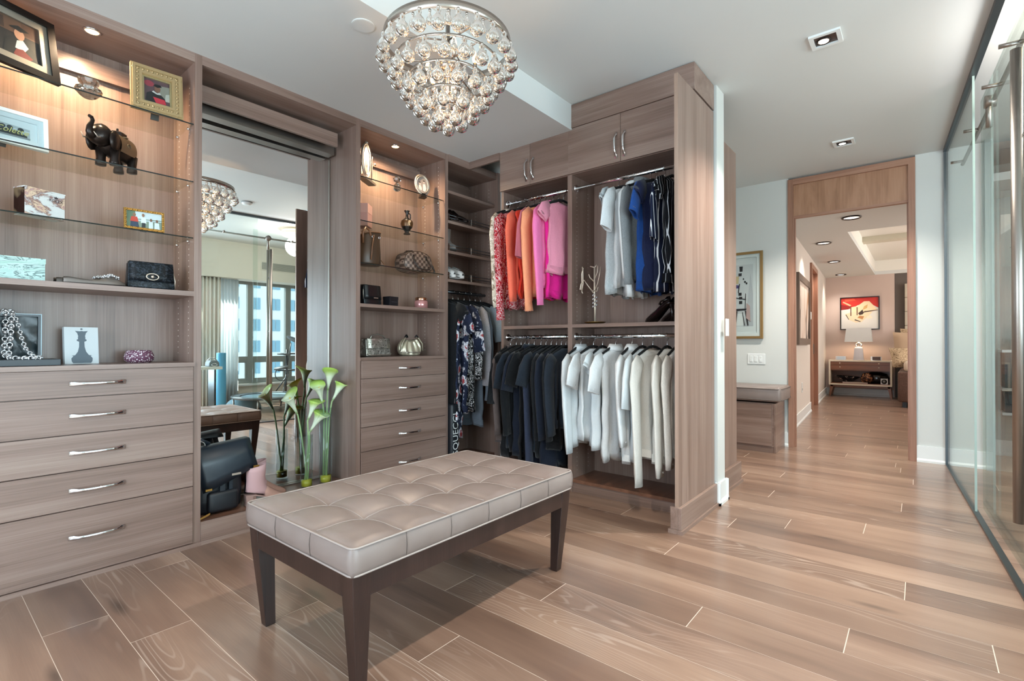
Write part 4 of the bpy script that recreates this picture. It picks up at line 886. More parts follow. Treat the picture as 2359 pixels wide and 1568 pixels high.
# marbled box
w = NT('rock_print'); n = w.noise(w.coords((6, 6, 13), 0, (0, .6, 0)), 1, 5, .65, .5)
ROCK = w.done(w.ramp(n, [(.30, 'e6e8e6'), (.46, 'dde0de'), (.50, '8d6a66'), (.54, 'ead2b4'), (.58, 'b98a84'), (.64, 'dcdcd8')]), .4)
DROCK = patterned('dark_rock_print', '2a1a17', [((14,14,14), .52, .62, '7d6a52', 'n')], .4)
M, w_ = loc_frame((.345, 3.085), (.488, 3.140), S3+.001); mb_ = T('gift_box', 'white marbled rock print watch box on the third glass shelf', 'box', (.41, 3.13, S3), 'boxes on the display shelves')
B(0, w_, 0, .075, 0, .122).xf(M).build('box_body', ROCK, mb_); B(-.001, 0, .001, .074, .002, .12).xf(M).build('box_side', DROCK, mb_); B(-.002, w_+.002, -.002, .077, .119, .124).xf(M).build('lid', ROCK, mb_)
INK = mat('ink_dark', '3b3338', .5); text('ROLEX', M, .018, INK, 'lettering', mb_, (w_*.77, -.0015, .078))
crown = [(0,0),(.012,0),(.014,.009),(.0095,.005),(.006,.011),(.0025,.005),(-.002,.009)]
MB().prism(crown, 'y', -.0018, -.0002).xf(M @ Matrix.Translation((w_*.77-.006, 0, .094))).build('crown_mark', INK, mb_)
# family photo in jewelled gold frame
frame('jewelled gold frame with a group photo on the third glass shelf', (.705, 3.10), (.875, 3.085), S3+.002, .105, .011, GOLD,
  [('8e9a86', RECT), ('6d7d60', [(0,.0),(.25,0),(.25,1),(0,1)]), ('dfe3e4', [(.25,.55),(1,.62),(1,1),(.25,1)]), ('cfd6da', [(.3,.4),(1,.5),(1,.56),(.3,.5)]), ('2c3a52', [(.1,0),(.12,.36),(.32,.36),(.36,0)]), ('d6402c', [(.1,.35),(.14,.66),(.3,.66),(.34,.35)]), ('9a6a50', oval(.22,.78,.045,.11)),
   ('f1f1ef', [(.4,.3),(.42,.68),(.54,.66),(.56,.3)]), ('26262a', [(.42,0),(.43,.32),(.53,.32),(.53,0)]), ('9a6a50', oval(.47,.80,.04,.11)), ('e7e9ea', [(.62,0),(.63,.45),(.74,.45),(.75,0)]), ('8a5c46', oval(.69,.55,.035,.1)), ('eceded', [(.78,0),(.79,.42),(.92,.42),(.94,0)]), ('8a5c46', oval(.86,.53,.035,.1))], 6, .012, None, 0, 2)
# green rock print box
w = NT('green_rock'); n = w.noise(w.coords((8, 8, 30), 0, (0, .12, 0)), 1, 4, .6, .9)
GROCK = w.done(w.ramp(n, [(.30, '9fc4bb'), (.455, 'b4d2cc'), (.48, '3c5c58'), (.505, 'b6d0cb'), (.6, '94bcae'), (.68, 'c6d9d6')]), .45)
gb = T('gift_box', 'green rock print box lying on the wooden shelf', 'box', (.33, 3.12, W1), 'boxes on the display shelves')
M, w_ = loc_frame((.18, 3.09), (.415, 3.095), W1); B(0, w_, 0, .11, 0, .098).xf(M).build('box_body', GROCK, gb); B(-.002, w_+.002, -.002, .112, .078, .101).xf(M).build('lid', GROCK, gb)
text('ROLEX', M, .016, mat('pale_ink', 'c9dbd8', .5), 'lettering', gb, (.14, -.0012, .040))
# jewelled flats
PEWT = mat('pewter_leather', '7a716a', .4, .3); GEMS = mat('clear_gems', 'dcdcde', .12, .7)
def flat_shoe(label, c, yaw, group):
    r = T('flat_shoe', label, 'shoe', c, group); M = Matrix.Translation(c) @ Matrix.Rotation(math.radians(yaw), 4, 'Z')
    prof = [(-.115, .022), (-.10, .030), (-.06, .030), (-.01, .030), (.05, .040), (.085, .038), (.112, .022), (.12, .006)]
    MB().loft([[(x, wv*1.02*math.cos(2*pi*k/14), .004 + .004*math.sin(2*pi*k/14)) for k in range(14)] for x, wv in prof]).xf(M).build('sole', mat('dark_sole', '3a322d', .6), r)
    up = []
    for x, wv, h in ((-.115, .020, .05), (-.10, .028, .052), (-.05, .030, .038), (0, .031, .032), (.045, .039, .038), (.085, .037, .030), (.112, .02, .016), (.119, .006, .009)):
        op = x < .04
        up.append([(x, wv*math.cos(a), .006 + h*math.sin(a)*(1 if not (op and .6 < a < 2.54) else .35)) for a in [pi*k/12 for k in range(13)]])
    MB().loft(up, 0, False, False, True, False).xf(M).build('upper', PEWT, r)
    g = MB()
    for i in range(60):
        a = R.uniform(0, 2*pi); q = R.uniform(0, 1)**.5; x = .062 + .035*q*math.cos(a); y = .034*q*math.sin(a); g.sphere((x, y, .040 + .016*(1-q*q) + R.uniform(-.003, .003)), R.uniform(.004, .006), 6)
    g.xf(M).build('gem_cluster', GEMS, r)['kind'] = 'stuff'; return r
flat_shoe('pewter flat with jewelled toe lying behind its pair on the wooden shelf', (.575, 3.20, W1), 8, 'jewelled flats'); flat_shoe('pewter flat with jewelled toe nearest the shelf front', (.595, 3.11, W1), -4, 'jewelled flats')
# black woven flap bag
WOV = patterned('black_woven', '0f1216', [((90,90,120), .52, .58, '2e353d', 'n')], .35)
def flapbag(label, c, w_, d, h, yaw, m, tap=.9, group=None, flap=None, name='handbag', rnd=.018, flap_h=.72):
    r = T(name, label, 'handbag', c, group); M = Matrix.Translation(c) @ Matrix.Rotation(math.radians(yaw), 4, 'Z'); rr = []
    for t in (0, .04, .3, .6, .9, .98, 1):
        k = 1 - (1-tap)*t; e = rnd if t in (0, 1) else 0; dd = d*(1 - .35*t)
        rr.append([(sgx*(w_/2*k - e) + 0, sgy*(dd/2 - e*.5), h*t) for sgx, sgy in ((-1,-1),(-.33,-1.12),(.33,-1.12),(1,-1),(1,1),(.33,1.05),(-.33,1.05),(-1,1))])
    MB().loft(rr).xf(M).build('bag_body', m, r, bevel=.004)
    f = []
    for t in (1.015, .99, .8, .5, 1-flap_h):
        k = 1 - (1-tap)*t; dd = d*(1 - .35*t)/2
        f.append([(q*(w_/2*k - .004), -(dd*1.13 + .004) + (0 if abs(q) < .9 else .003), h*t) for q in (-1, -.5, 0, .5, 1)])
    f.insert(0, [(p[0], d*.30, h*1.01) for p in f[0]])
    o = MB().loft(f, 0, False, False, True, False).xf(M).build('flap', flap or m, r); s = o.modifiers.new('t', 'SOLIDIFY'); s.thickness = .003
    return r, M
bg_, M = flapbag('black woven leather flap bag with oval turn lock on the wooden shelf', (.828, 3.135, W1), .205, .075, .135, -4, WOV, .95, 'handbags on the shelves')
MB().ring((0, -.054, .062), .026, .0035, 24, 6, axis='y', sy=.62).xf(M).build('lock_ring', SILV, bg_); MB().lathe([(.008, 0), (.008, .008), (.004, .012)], (0,0,0), 12).xf(M @ Matrix.Translation((0, -.050, .062)) @ Matrix.Rotation(pi/2, 4, 'X')).build('turn_lock', SILV, bg_)
MB().tube([(.095, -.03, .09), (.103, -.035, .05), (.104, -.03, .01)], .004, 6).xf(M).build('chain_end', SILV, bg_)
# necklace display box
nb = T('jewellery_box', 'open black presentation box with a silver necklace spilling over its lid', 'jewellery box', (.38, 3.2, 1.0))
B(.20, .475, 3.115, 3.30, 1.0, 1.030).build('box_base', mat('box_black', '1a2026', .35), nb, bevel=.002)
mb = MB(); mb.box(.20, .425, 3.305, 3.325, 1.03, 1.24); mb.box(.415, .425, 3.27, 3.305, 1.03, 1.24); mb.box(.20, .415, 3.27, 3.305, 1.23, 1.24); mb.build('lid', mat('lid_black', '0f1a26', .3), nb)
MB().prism([(.425, 1.03), (.428, 1.03), (.428, 1.243), (.20, 1.243), (.20, 1.24), (.425, 1.24)], 'y', 3.268, 3.325).build('lid_rim', mat('rim_blue', 'b4cdd8', .3), nb)
q = []
for j in range(9): q.append([(.20 + .215*i/10, 3.300 - .010*math.sin(i*.9 + j*.7)*math.sin(pi*j/8) - .003, 1.03 + .20*j/8) for i in range(11)])
MB().loft(q, 0, False, False, True, False).build('satin_lining', mat('black_satin', '1b2a30', .25), nb)
nk = T('necklace', 'chunky silver and crystal necklace draped over the open black box', 'necklace', (.34, 3.2, 1.03))
def beads(path, r, name):
    mb = MB()
    for i, p in enumerate(path):
        rr = r*(1 + .35*math.sin(i*2.1)); mb.sphere(p, rr, 8) if i % 3 else mb.ring(p, rr*1.2, rr*.45, 10, 5, axis='y')
    mb.build(name, GEMS, nk)
def curve(pts, n):
    out = []
    for i in range(n):
        t = i/(n-1)*(len(pts)-1); k = min(int(t), len(pts)-2); f = t-k; f = f*f*(3-2*f)*.5 + f*.5; out.append(tuple(pts[k][q]*(1-f) + pts[k+1][q]*f for q in range(3)))
    return out
beads(curve([(.305, 3.27, 1.245), (.302, 3.255, 1.17), (.300, 3.245, 1.10), (.297, 3.235, 1.05), (.315, 3.20, 1.036), (.36, 3.16, 1.035), (.40, 3.15, 1.035)], 34), .0075, 'bead_strand')
beads(curve([(.325, 3.275, 1.248), (.322, 3.255, 1.18), (.318, 3.245, 1.12), (.312, 3.235, 1.05)], 20), .008, 'bead_strand')
beads(curve([(.33, 3.275, 1.247), (.346, 3.26, 1.19), (.356, 3.25, 1.13), (.368, 3.24, 1.08), (.39, 3.22, 1.045), (.42, 3.18, 1.035)], 30), .006, 'bead_strand')
beads(curve([(.28, 3.27, 1.243), (.305, 3.275, 1.255), (.335, 3.275, 1.25)], 9), .007, 'bead_strand')
# chess tile
M, w_ = loc_frame((.512, 3.27), (.648, 3.285), 1.0, 5); ct_ = T('decor_block', 'white block printed with a grey chess queen silhouette standing on the counter', 'decor block', (.58, 3.28, 1.0))
B(0, w_, 0, .028, 0, .186).xf(M).build('block', mat('painted_white', 'd5dde0', .5), ct_, bevel=.001)
half_ = [(.02,.285),(.02,.30),(.27,.30),(.27,.02),(.30,.06),(.30,.14),(.26,.19),(.20,.22),(.11,.33),(.075,.45),(.07,.60),(.14,.63),(.14,.66),(.08,.68),(.10,.78),(.13,.84),(.17,.90)]
half_ = [(.26,.02),(.30,.07),(.31,.15),(.25,.21),(.30,.225),(.20,.235),(.12,.33),(.08,.46),(.075,.60),(.14,.625),(.145,.655),(.10,.675),(.11,.69),(.10,.76),(.13,.84),(.19,.895)]
poly = [(.5+a, b) for a, b in half_] + [(.5+.06, .885), (.5, .895), (.5-.06, .885)] + [(.5-a, b) for a, b in half_[::-1]]
mb = MB().prism([(a*w_, b*.186) for a, b in poly], 'y', -.0012, 0); mb.prism([(a*w_, b*.186) for a, b in oval(.5, .945, .035, .024)], 'y', -.0012, 0); mb.xf(M).build('queen_silhouette', mat('slate_paint', '5d6a74', .5), ct_)
# mosaic bowl
MOS = patterned('purple_mosaic', '6b4458', [((110,110,110), .56, .64, 'e4d9dc', 'v')], .25)
tag(MB().lathe([(.05, 0), (.064, .012), (.068, .034), (.060, .054), (.057, .066), (.052, .066), (.056, .05), (.06, .03), (.0, .012)], (.815, 3.27, 1.0), 28).build('mosaic_bowl', MOS, loc=(.815, 3.27, 1.0)), 'small purple and white mosaic bowl on the counter', 'bowl')
# ---- second display cabinet
T1, T2, T3, TW, CT = 2.298, 1.985, 1.682, 1.388, 1.004
om = T('oval_frame_stand', 'oval pewter swing frame on a long stand on the shelf beyond the mirror', 'picture frame', (2.16, 3.16, T1))
M, w_ = loc_frame((2.07, 3.10), (2.26, 3.215), T1)
mb = B(0, w_, -.03, .03, 0, .016); mb.box(.008, w_-.008, -.024, .024, .016, .022); mb.xf(M).build('stand_base', SILV, om)
for x in (.012, w_-.012): MB().lathe([(.008, .02), (.005, .03), (.0065, .09), (.004, .12), (.007, .16), (.004, .2), (.008, .215), (.001, .225)], (x, 0, 0), 10).xf(M).build('post', BRONZE if x < .05 else SILV, om)
MB().ring((w_/2, 0, .155), .098, .0075, 36, 8, axis='y', sx=.72, sy=1.22).xf(M).build('oval_frame', SILV, om); MB().ring((w_/2, -.004, .155), .083, .004, 36, 6, axis='y', sx=.70, sy=1.24).xf(M).build('inner_bead', SILV, om)
pic([('d8d2ce', oval(.5,.5,.5,.5,28)), ('8c837e', [(.3,.2),(.35,.7),(.6,.75),(.68,.35),(.5,.12)]), ('efeae6', [(.48,.3),(.42,.62),(.55,.66),(.58,.4)]), ('5c5450', oval(.42,.72,.1,.07)), ('b0a6a0', [(.2,.1),(.5,.02),(.75,.14),(.6,.24),(.3,.24)])], w_/2-.058, w_/2+.058, .055, .255, -.003, om, M)
mb = MB(); mb.sphere((w_/2, -.004, .285), .012, 8); mb.ring((w_/2, 0, .278), .018, .005, 14, 6, axis='y'); mb.xf(M).build('crest', SILV, om)
for s in (0, 1): MB().tube([(w_*s + (.012 if s == 0 else -.012), -.004, .16), (w_*s + (-.02 if s == 0 else .02), -.012, .175), (w_*s + (-.03 if s == 0 else .03), -.012, .165)], .004, 6).xf(M).build('scroll', SILV, om)
pb = T('perfume_bottle', 'small cut crystal bottle with faceted stopper in the middle of the top shelf', 'bottle', (2.455, 3.17, T1), 'crystal pieces on the glass shelves')
MB().lathe([(.014, 0), (.027, .010), (.026, .045), (.012, .058), (.010, .066), (.0, .066)], (2.455, 3.17, T1), 8, 0, False).build('bottle', CRYS, pb); MB().lathe([(.006, .066), (.028, .078), (.032, .096), (.016, .112), (.001, .116)], (2.455, 3.17, T1), 9, 0, False).build('stopper', CRYS, pb)
of = T('oval_photo_frame', 'oval silver frame with a vintage photo of two children near the cabinet side', 'picture frame', (2.70, 3.15, T1))
M, w_ = loc_frame((2.635, 3.155), (2.765, 3.135), T1, 8)
MB().prism([(w_*.28, 0), (w_*.72, 0), (w_*.62, .03), (w_*.38, .03)], 'y', -.012, .03).xf(M).build('foot', BRONZE, of)
MB().ring((w_/2, 0, .108), .072, .0085, 36, 8, axis='y', sx=.9, sy=1.14).xf(M).build('oval_frame', SILV, of); MB().ring((w_/2, -.005, .108), .060, .004, 36, 6, axis='y', sx=.9, sy=1.16).xf(M).build('inner_bead', SILV, of)
pic([('9a8c82', oval(.5,.5,.5,.5,28)), ('d9cfc6', [(.12,.2),(.16,.44),(.32,.48),(.42,.3),(.4,.14)]), ('c7b6a8', oval(.28,.56,.09,.09)), ('4d4038', oval(.28,.63,.09,.045)), ('e3dad2', [(.5,.15),(.54,.55),(.74,.58),(.82,.3),(.7,.1)]), ('c7b6a8', oval(.64,.68,.085,.085)), ('4d4038', oval(.64,.745,.09,.045))], w_/2-.054, w_/2+.054, .038, .178, -.003, of, M)
for a in (30, 60, 90, 120, 150): MB().sphere((w_/2 + .068*math.cos(math.radians(a)), 0, .108 - .084*math.sin(math.radians(a))), .008, 8).xf(M).build('bead', SILV, of)
pk = T('gift_box', 'tall dusty pink box on the second shelf beyond the mirror', 'box', (2.17, 3.26, T2), 'boxes on the display shelves')
M, w_ = loc_frame((2.20, 3.19), (2.285, 3.255), T2); B(0, w_, 0, .105, 0, .165).xf(M).build('box_body', mat('dusty_pink_card', 'c9978c', .5), pk, bevel=.001); B(-.001, w_+.001, -.001, .106, .10, .168).xf(M).build('lid', mat('pale_pink_card', 'd3a497', .5), pk)
jg = T('greek_jug', 'small black Greek style jug with handle and bronze figure on the second shelf', 'jug', (2.585, 3.21, T2))
c_ = (2.585, 3.21, T2); JUG = mat('black_glaze', '1d1815', .22)
MB().lathe([(.026, 0), (.028, .006), (.016, .016), (.018, .024), (.042, .055), (.050, .085), (.044, .110), (.020, .128), (.012, .136), (.010, .168), (.022, .188), (.023, .192), (.018, .192), (.008, .17)], c_, 24).build('jug_body', JUG, jg)
MB().tube([(c_[0]+.030, c_[1], c_[2]+.12), (c_[0]+.036, c_[1], c_[2]+.14), (c_[0]+.034, c_[1], c_[2]+.165), (c_[0]+.022, c_[1], c_[2]+.175), (c_[0]+.010, c_[1], c_[2]+.165)], .005, 8).build('handle', JUG, jg)
MB().lathe([(.0445, .060), (.0515, .085), (.0455, .108)], c_, 24, cap=False).build('bronze_band', mat('bronze_glaze', '6b4a2c', .3, .4), jg)
mb = MB().prism([(-.006,.066),(.008,.064),(.004,.084),(.014,.094),(.008,.108),(-.004,.104),(-.010,.088)], 'y', -.0535, -.0505); mb.xf(Matrix.Translation(c_) @ Matrix.Rotation(math.radians(-18), 4, 'Z')).build('painted_figure', mat('buff_paint', 'cfa97e', .4), jg)
# bucket bag
BRL = mat('brown_monogram', '4a3626', .4); TAN = mat('tan_trim', '7a5238', .4)
bb = T('bucket_bag', 'brown leather bucket bag with slouching open top on the third shelf', 'handbag', (2.13, 3.2, T3), 'handbags on the shelves')
rr = []; cxb, cyb = 2.185, 3.165
for z, rx, ry, sh in ((0, .095, .075, 0), (.01, .10, .08, 0), (.10, .095, .075, .004), (.17, .085, .065, .010), (.215, .088, .058, .016), (.235, .09, .055, .018)):
    rr.append([(cxb + sh + rx*math.cos(2*pi*k/28), cyb + ry*math.sin(2*pi*k/28)*(1 + .06*math.sin(5*2*pi*k/28)*(z > .05)), T3 + z + (.028*math.cos(2*pi*k/28 + .3) + .01*math.sin(4*pi*k/28))*(z > .15)) for k in range(28)])
last = rr[-1]; rr.append([(cxb+.018+(p[0]-cxb-.018)*.93, cyb+(p[1]-cyb)*.9, p[2]-.004) for p in last]); rr.append([(cxb+.01+(p[0]-cxb-.01)*.85, cyb+(p[1]-cyb)*.8, p[2]-.10) for p in last])
MB().loft(rr).build('bag_body', BRL, bb); MB().tube([(p[0], p[1], p[2]) for p in last], .004, 6, closed=True).build('rim', TAN, bb)
MB().tube([(cxb-.075, cyb-.05, T3+.15), (cxb-.09, cyb-.07, T3+.225), (cxb-.06, cyb-.06, T3+.262), (cxb-.02, cyb-.05, T3+.25), (cxb-.015, cyb-.058, T3+.21)], .008, 8).build('strap', TAN, bb)
MB().tube([(cxb+.0, cyb-.078, T3+.215), (cxb-.02, cyb-.083, T3+.12), (cxb-.03, cyb-.085, T3+.03)], .004, 6).build('piping', TAN, bb)
for x in (.055, .0): MB().ring((cxb+x, cyb-.058-.006, T3+.205), .008, .003, 12, 6, axis='y').build('eyelet', CHROME, bb)
MB().tube([(cxb+.10, cyb-.02, T3+.05), (cxb+.125, cyb-.03, T3+.02), (cxb+.115, cyb-.05, T3+.004), (cxb+.09, cyb-.06, T3+.003)], .0035, 6).build('tie_end', TAN, bb)
# checkered bag
w = NT('brown_check'); ck = w.add('ShaderNodeTexChecker'); ck.inputs['Scale'].default_value = 45; ck.inputs['Color1'].default_value = S('8a7263'); ck.inputs['Color2'].default_value = S('4d3a30'); w.lk(w.coords((1, .001, 1)), ck.inputs['Vector'])
CHK = w.done(ck.outputs[0], .4)
sp = T('checkered_bag', 'brown checkered barrel handbag with two dark handles near the cabinet side', 'handbag', (2.565, 3.17, T3), 'handbags on the shelves')
M = Matrix.Translation((2.615, 3.16, T3)) @ Matrix.Rotation(math.radians(-3), 4, 'Z'); rr = []
for y, k in ((-.068, .90), (-.062, .98), (-.04, 1), (.04, 1), (.062, .98), (.068, .90)):
    pts = []
    for t in range(28):
        a = 2*pi*t/28; x = .138*math.copysign(abs(math.cos(a))**.6, math.cos(a)); z = .072 + (.074*abs(math.sin(a))**.75 if math.sin(a) > 0 else -.072*abs(math.sin(a))**.35) + .012*math.sin(a)*(1-abs(x)/.138); pts.append((x*k*(1.0 if z < .09 else .96), y, .073+(z-.073)*k))
    rr.append(pts)
MB().loft(rr[::-1]).xf(M).build('bag_body', CHK, sp)
for i in (1, 4): MB().tube(rr[i], .0035, 6, closed=True).xf(M).build('piping', BRL, sp)
MB().tube([(-.13, 0, .10), (-.08, 0, .148), (0, 0, .157), (.08, 0, .148), (.13, 0, .10)], .004, 6, r2=.008).xf(M).build('zip', BRL, sp)
DKB = mat('dark_handle_leather', '2b201a', .35)
MB().tube([(-.055, -.072, .105), (-.06, -.085, .07), (-.03, -.10, .02), (.02, -.105, .008), (.08, -.10, .015), (.10, -.09, .05), (.07, -.075, .105)], .006, 8).xf(M).build('handle', DKB, sp)
MB().tube([(-.055, .072, .105), (-.03, .06, .17), (.02, .05, .178), (.07, .072, .105)], .006, 8).xf(M).build('handle', DKB, sp)
for x in (-.055, .07): B(x-.009, x+.009, -.074, -.069, .09, .125).xf(M).build('handle_tab', DKB, sp, bevel=.002)
MB().tube([(.135, -.02, .075), (.165, -.03, .06), (.178, -.04, .02), (.172, -.045, .003)], .008, 8).xf(M).build('strap', DKB, sp)
# black flap bag, box and candle on the wooden shelf
BLL = mat('black_leather', '121417', .32)
k2, M = flapbag('small black leather flap bag with silver plate at the left of the wooden shelf', (2.215, 3.19, TW), .165, .085, .145, 6, BLL, .97, 'handbags on the shelves', None, 'handbag', .012, .70)
B(.0, .040, -.053, -.050, .052, .058).xf(M).build('name_plate', SILV, k2); MB().tube([(-.07, -.02, .148), (-.082, -.03, .10), (-.08, -.03, .04)], .003, 6).xf(M).build('chain', SILV, k2)
kb = T('gift_box', 'small black cube box beside the candle on the wooden shelf', 'box', (2.37, 3.16, TW), 'boxes on the display shelves'); M, w_ = loc_frame((2.355, 3.125), (2.44, 3.135), TW)
B(0, w_, 0, .075, 0, .074).xf(M).build('box_body', mat('black_card', '15151a', .45), kb, bevel=.001); B(-.001, w_+.001, -.001, .076, .055, .076).xf(M).build('lid', mat('black_card', '15151a', .45), kb)
for k in range(7): B(.018+k*.008, .0235+k*.008, -.0012, .0, .034, .037).xf(M).build('lettering', mat('faint_ink', '4a4a50', .4), kb)
cn = T('candle_jar', 'pink glass candle jar with metal lid on the wooden shelf', 'candle', (2.70, 3.17, TW)); c_ = (2.70, 3.17, TW)
MB().lathe([(.048, 0), (.054, .005), (.054, .058), (.045, .070), (.0, .070)], c_, 28).build('jar', mat('pink_glass', 'c98d8a', .15, .35), cn); MB().lathe([(.047, .068), (.048, .072), (.048, .086), (.045, .091), (.0, .092)], c_, 28).build('lid', mat('rose_gold', 'c79a7c', .2, 1), cn)
# silver bag and pleated gold bag on the counter
SLVL = patterned('silver_snake', 'b7b2a6', [((60,60,60), .44, .5, '5e5a54', 'v'), ((30,30,30), .56, .62, 'e3dfd6', 'n')], .28); SLVL.node_tree.nodes['Principled BSDF'].inputs['Metallic'].default_value = .75
sv, M = flapbag('metallic silver snake print handbag with top handle at the left of the counter', (2.315, 3.25, CT), .235, .08, .135, 4, SLVL, .96, 'handbags on the shelves', None, 'handbag', .03, .55)
MB().tube([(-.055, 0, .132), (-.04, 0, .160), (.02, 0, .172), (.075, 0, .158), (.095, 0, .132)], .006, 8).xf(M).build('handle', mat('silver_leather', 'b9b5aa', .3, .8), sv); MB().tube([(-.115, -.045, .02), (-.08, -.052, .012), (.08, -.052, .012), (.115, -.045, .02)], .005, 6).xf(M).build('piping', SILV, sv)
GLD = mat('champagne_leather', 'cdc4ab', .32, .6)
gp = T('pleated_bag', 'champagne gold pleated pouch bag with dark handle tips on the counter', 'handbag', (2.645, 3.25, CT), 'handbags on the shelves'); rr = []
for t in [k/9 for k in range(10)]:
    wv = .125*math.sin(pi*(.18 + .62*t))**.7*(1.06 - .28*t); dv = .062*(1 - .55*t); rr.append([(2.645 + wv*math.cos(2*pi*k/56), 3.25 + dv*math.sin(2*pi*k/56)*(1 + .26*math.cos(11*2*pi*k/56)*min(1, t*1.3 + .15)) + .006*math.cos(7*2*pi*k/56)*t, CT + .003 + .128*t + .010*math.cos(2*2*pi*k/56)*t) for k in range(56)])
MB().loft(rr).build('bag_body', GLD, gp); MB().tube([(rr[1][k][0], rr[1][k][1]-.004, rr[1][k][2]+.012) for k in range(30, 54)], .005, 6).build('piping', SILV, gp)
for s in (-1, 1):
    MB().tube([(2.645+s*.115, 3.22, CT+.04), (2.645+s*.104, 3.215, CT+.10), (2.645+s*.070, 3.22, CT+.142), (2.645+s*.058, 3.225, CT+.155)], .008, 8, r2=.004).build('handle', GLD, gp); MB().tube([(2.645+s*.066, 3.222, CT+.148), (2.645+s*.052, 3.225, CT+.168), (2.645+s*.040, 3.228, CT+.150)], .011, 8, r2=.006).build('handle_tip', BLL, gp)
# ---- mirror niche: backpack, boots, vases
PZ = .125; BPK = mat('black_nylon', '161b21', .42); BPL = mat('blue_black_leather', '1d2730', .33)
bp = T('backpack', 'black leather backpack with big flap sitting in the mirror niche', 'backpack', (1.19, 3.20, PZ)); rr = []
for z, wv, dv in ((0, .110, .060), (.02, .130, .072), (.10, .137, .078), (.20, .135, .072), (.30, .13, .062), (.36, .115, .05)):
    rr.append([(1.175 + wv*math.copysign(abs(math.cos(2*pi*k/32))**.6, math.cos(2*pi*k/32)), 3.215 + dv*math.copysign(abs(math.sin(2*pi*k/32))**.7, math.sin(2*pi*k/32))*(1 + .05*math.sin(6*2*pi*k/32)), PZ + z) for k in range(32)])
MB().loft(rr).build('pack_body', BPK, bp)
f = []
for t, y, z, dx in ((0, 3.265, .365, .0), (.1, 3.20, .392, .0), (.2, 3.14, .380, .002), (.45, 3.122, .30, .012), (.75, 3.116, .235, .028), (1, 3.114, .185, .040)):
    f.append([(1.19 + dx + .152*q - .004*q*t, y + .018*abs(q)**3*(t > .15), PZ + z + .055*q*t**.6) for q in (-1, -.75, -.4, 0, .4, .75, 1)])
o = MB().loft(f, 0, False, False, True, False).build('flap', BPL, bp); s_ = o.modifiers.new('t', 'SOLIDIFY'); s_.thickness = .006
B(1.225, 1.275, 3.1075, 3.1105, PZ+.208, PZ+.220).rz((1.25, 3.11, 0), 0).build('name_plate', SILV, bp)
for x, z in ((1.085, .145), (1.345, .232)): B(x, x+.034, 3.105, 3.113, PZ+z, PZ+z+.012).build('clasp', GOLD, bp)
B(1.165, 1.195, 3.118, 3.128, PZ+.04, PZ+.175).build('strap', BPL, bp, bevel=.003); B(1.215, 1.235, 3.120, 3.13, PZ+.01, PZ+.19).build('strap', BPL, bp, bevel=.003)
MB().bbox(1.10, 1.265, 3.105, 3.15, PZ+.012, PZ+.13, .02).build('front_pocket', BPK, bp)
MB().tube([(1.06, 3.23, PZ+.36), (1.065, 3.22, PZ+.405), (1.10, 3.21, PZ+.422), (1.14, 3.22, PZ+.395), (1.15, 3.23, PZ+.36)], .010, 8).build('top_handle', BPL, bp); MB().ring((1.085, 3.19, PZ+.39), .026, .003, 18, 6, axis='y').build('handle_ring', CHROME, bp)
MB().tube([(1.33, 3.25, PZ+.33), (1.36, 3.24, PZ+.20), (1.335, 3.20, PZ+.03)], .010, 8, r2=.004).build('shoulder_strap', BPK, bp)
MB().prism([(1.045, 0), (1.10, .02), (1.10, .03), (1.045, .012)], 'y', 3.08, 3.083).xf(Matrix.Translation((0,0,PZ))).build('strap_slider', GOLD, bp)
PNK = mat('blush_suede', 'c8a3a3', .85, spec=.2); TANS = mat('tan_suede', 'b08a7c', .85, spec=.2); STK = mat('stacked_heel', 'a98a80', .7)
def boot(label, c, yaw):
    r = T('ankle_boot', label, 'boot', c, 'pink ankle boots'); M = Matrix.Translation(c) @ Matrix.Rotation(math.radians(yaw), 4, 'Z'); H = .065
    sh = []
    for z, x0_, rx, ry in ((.235, -.012, .058, .040), (.20, -.012, .056, .040), (.15, -.014, .052, .038), (.115, -.012, .056, .037), (.085, -.004, .066, .038), (H+.004, .0, .072, .036)):
        sh.append([(x0_ + rx*math.cos(2*pi*k/20), ry*math.sin(2*pi*k/20), z + (.01*math.cos(2*pi*k/20) if z > .2 else (-.02*math.cos(2*pi*k/20) if z < .08 else 0))) for k in range(20)])
    top = sh[0]; inner = [(-.012+(p[0]+.012)*.92, p[1]*.9, p[2]-.002) for p in top]; deep = [(p[0], p[1], p[2]-.06) for p in inner]
    MB().loft([deep, inner] + sh).xf(M).build('shaft', PNK, r)
    vm = []
    for x, wv, zb, zt in ((.03, .036, .050, .120), (.06, .037, .034, .098), (.09, .038, .018, .074), (.125, .037, .008, .052), (.155, .028, .006, .036), (.172, .010, .006, .020)):
        vm.append([(x, wv*math.cos(a), zb + (zt-zb)*max(0, math.sin(a))) for a in [pi*k/10 for k in range(11)]] + [(x, -wv*.8, zb-.003), (x, wv*.8, zb-.003)])
    MB().loft(vm).xf(M).build('vamp', TANS, r)
    MB().loft([[(x, wv*q, z) for q in (-1, 1)] + [(x, wv*q, z-.007) for q in (1, -1)] for x, wv, z in ((-.07, .030, H+.004), (-.02, .030, H), (.03, .032, .048), (.08, .036, .020), (.12, .036, .007), (.17, .012, .007))], 0, True, True, False).xf(M).build('sole', STK, r)
    MB().loft([[(-.045 + sx_*a, sy_*b, z) for sx_, sy_ in ((-1,-1),(.3,-1.1),(1,-.8),(1,.8),(.3,1.1),(-1,1))] for z, a, b in ((0, .025, .024), (.03, .026, .024), (H+.002, .030, .028))], 0, True, True, False).xf(M).build('heel', STK, r)
    return r
boot('blush suede ankle boot with tan vamp standing nearest the niche front', (1.385, 3.135, PZ), -6); boot('blush suede ankle boot with tan vamp standing closest to the mirror', (1.435, 3.245, PZ), -2)
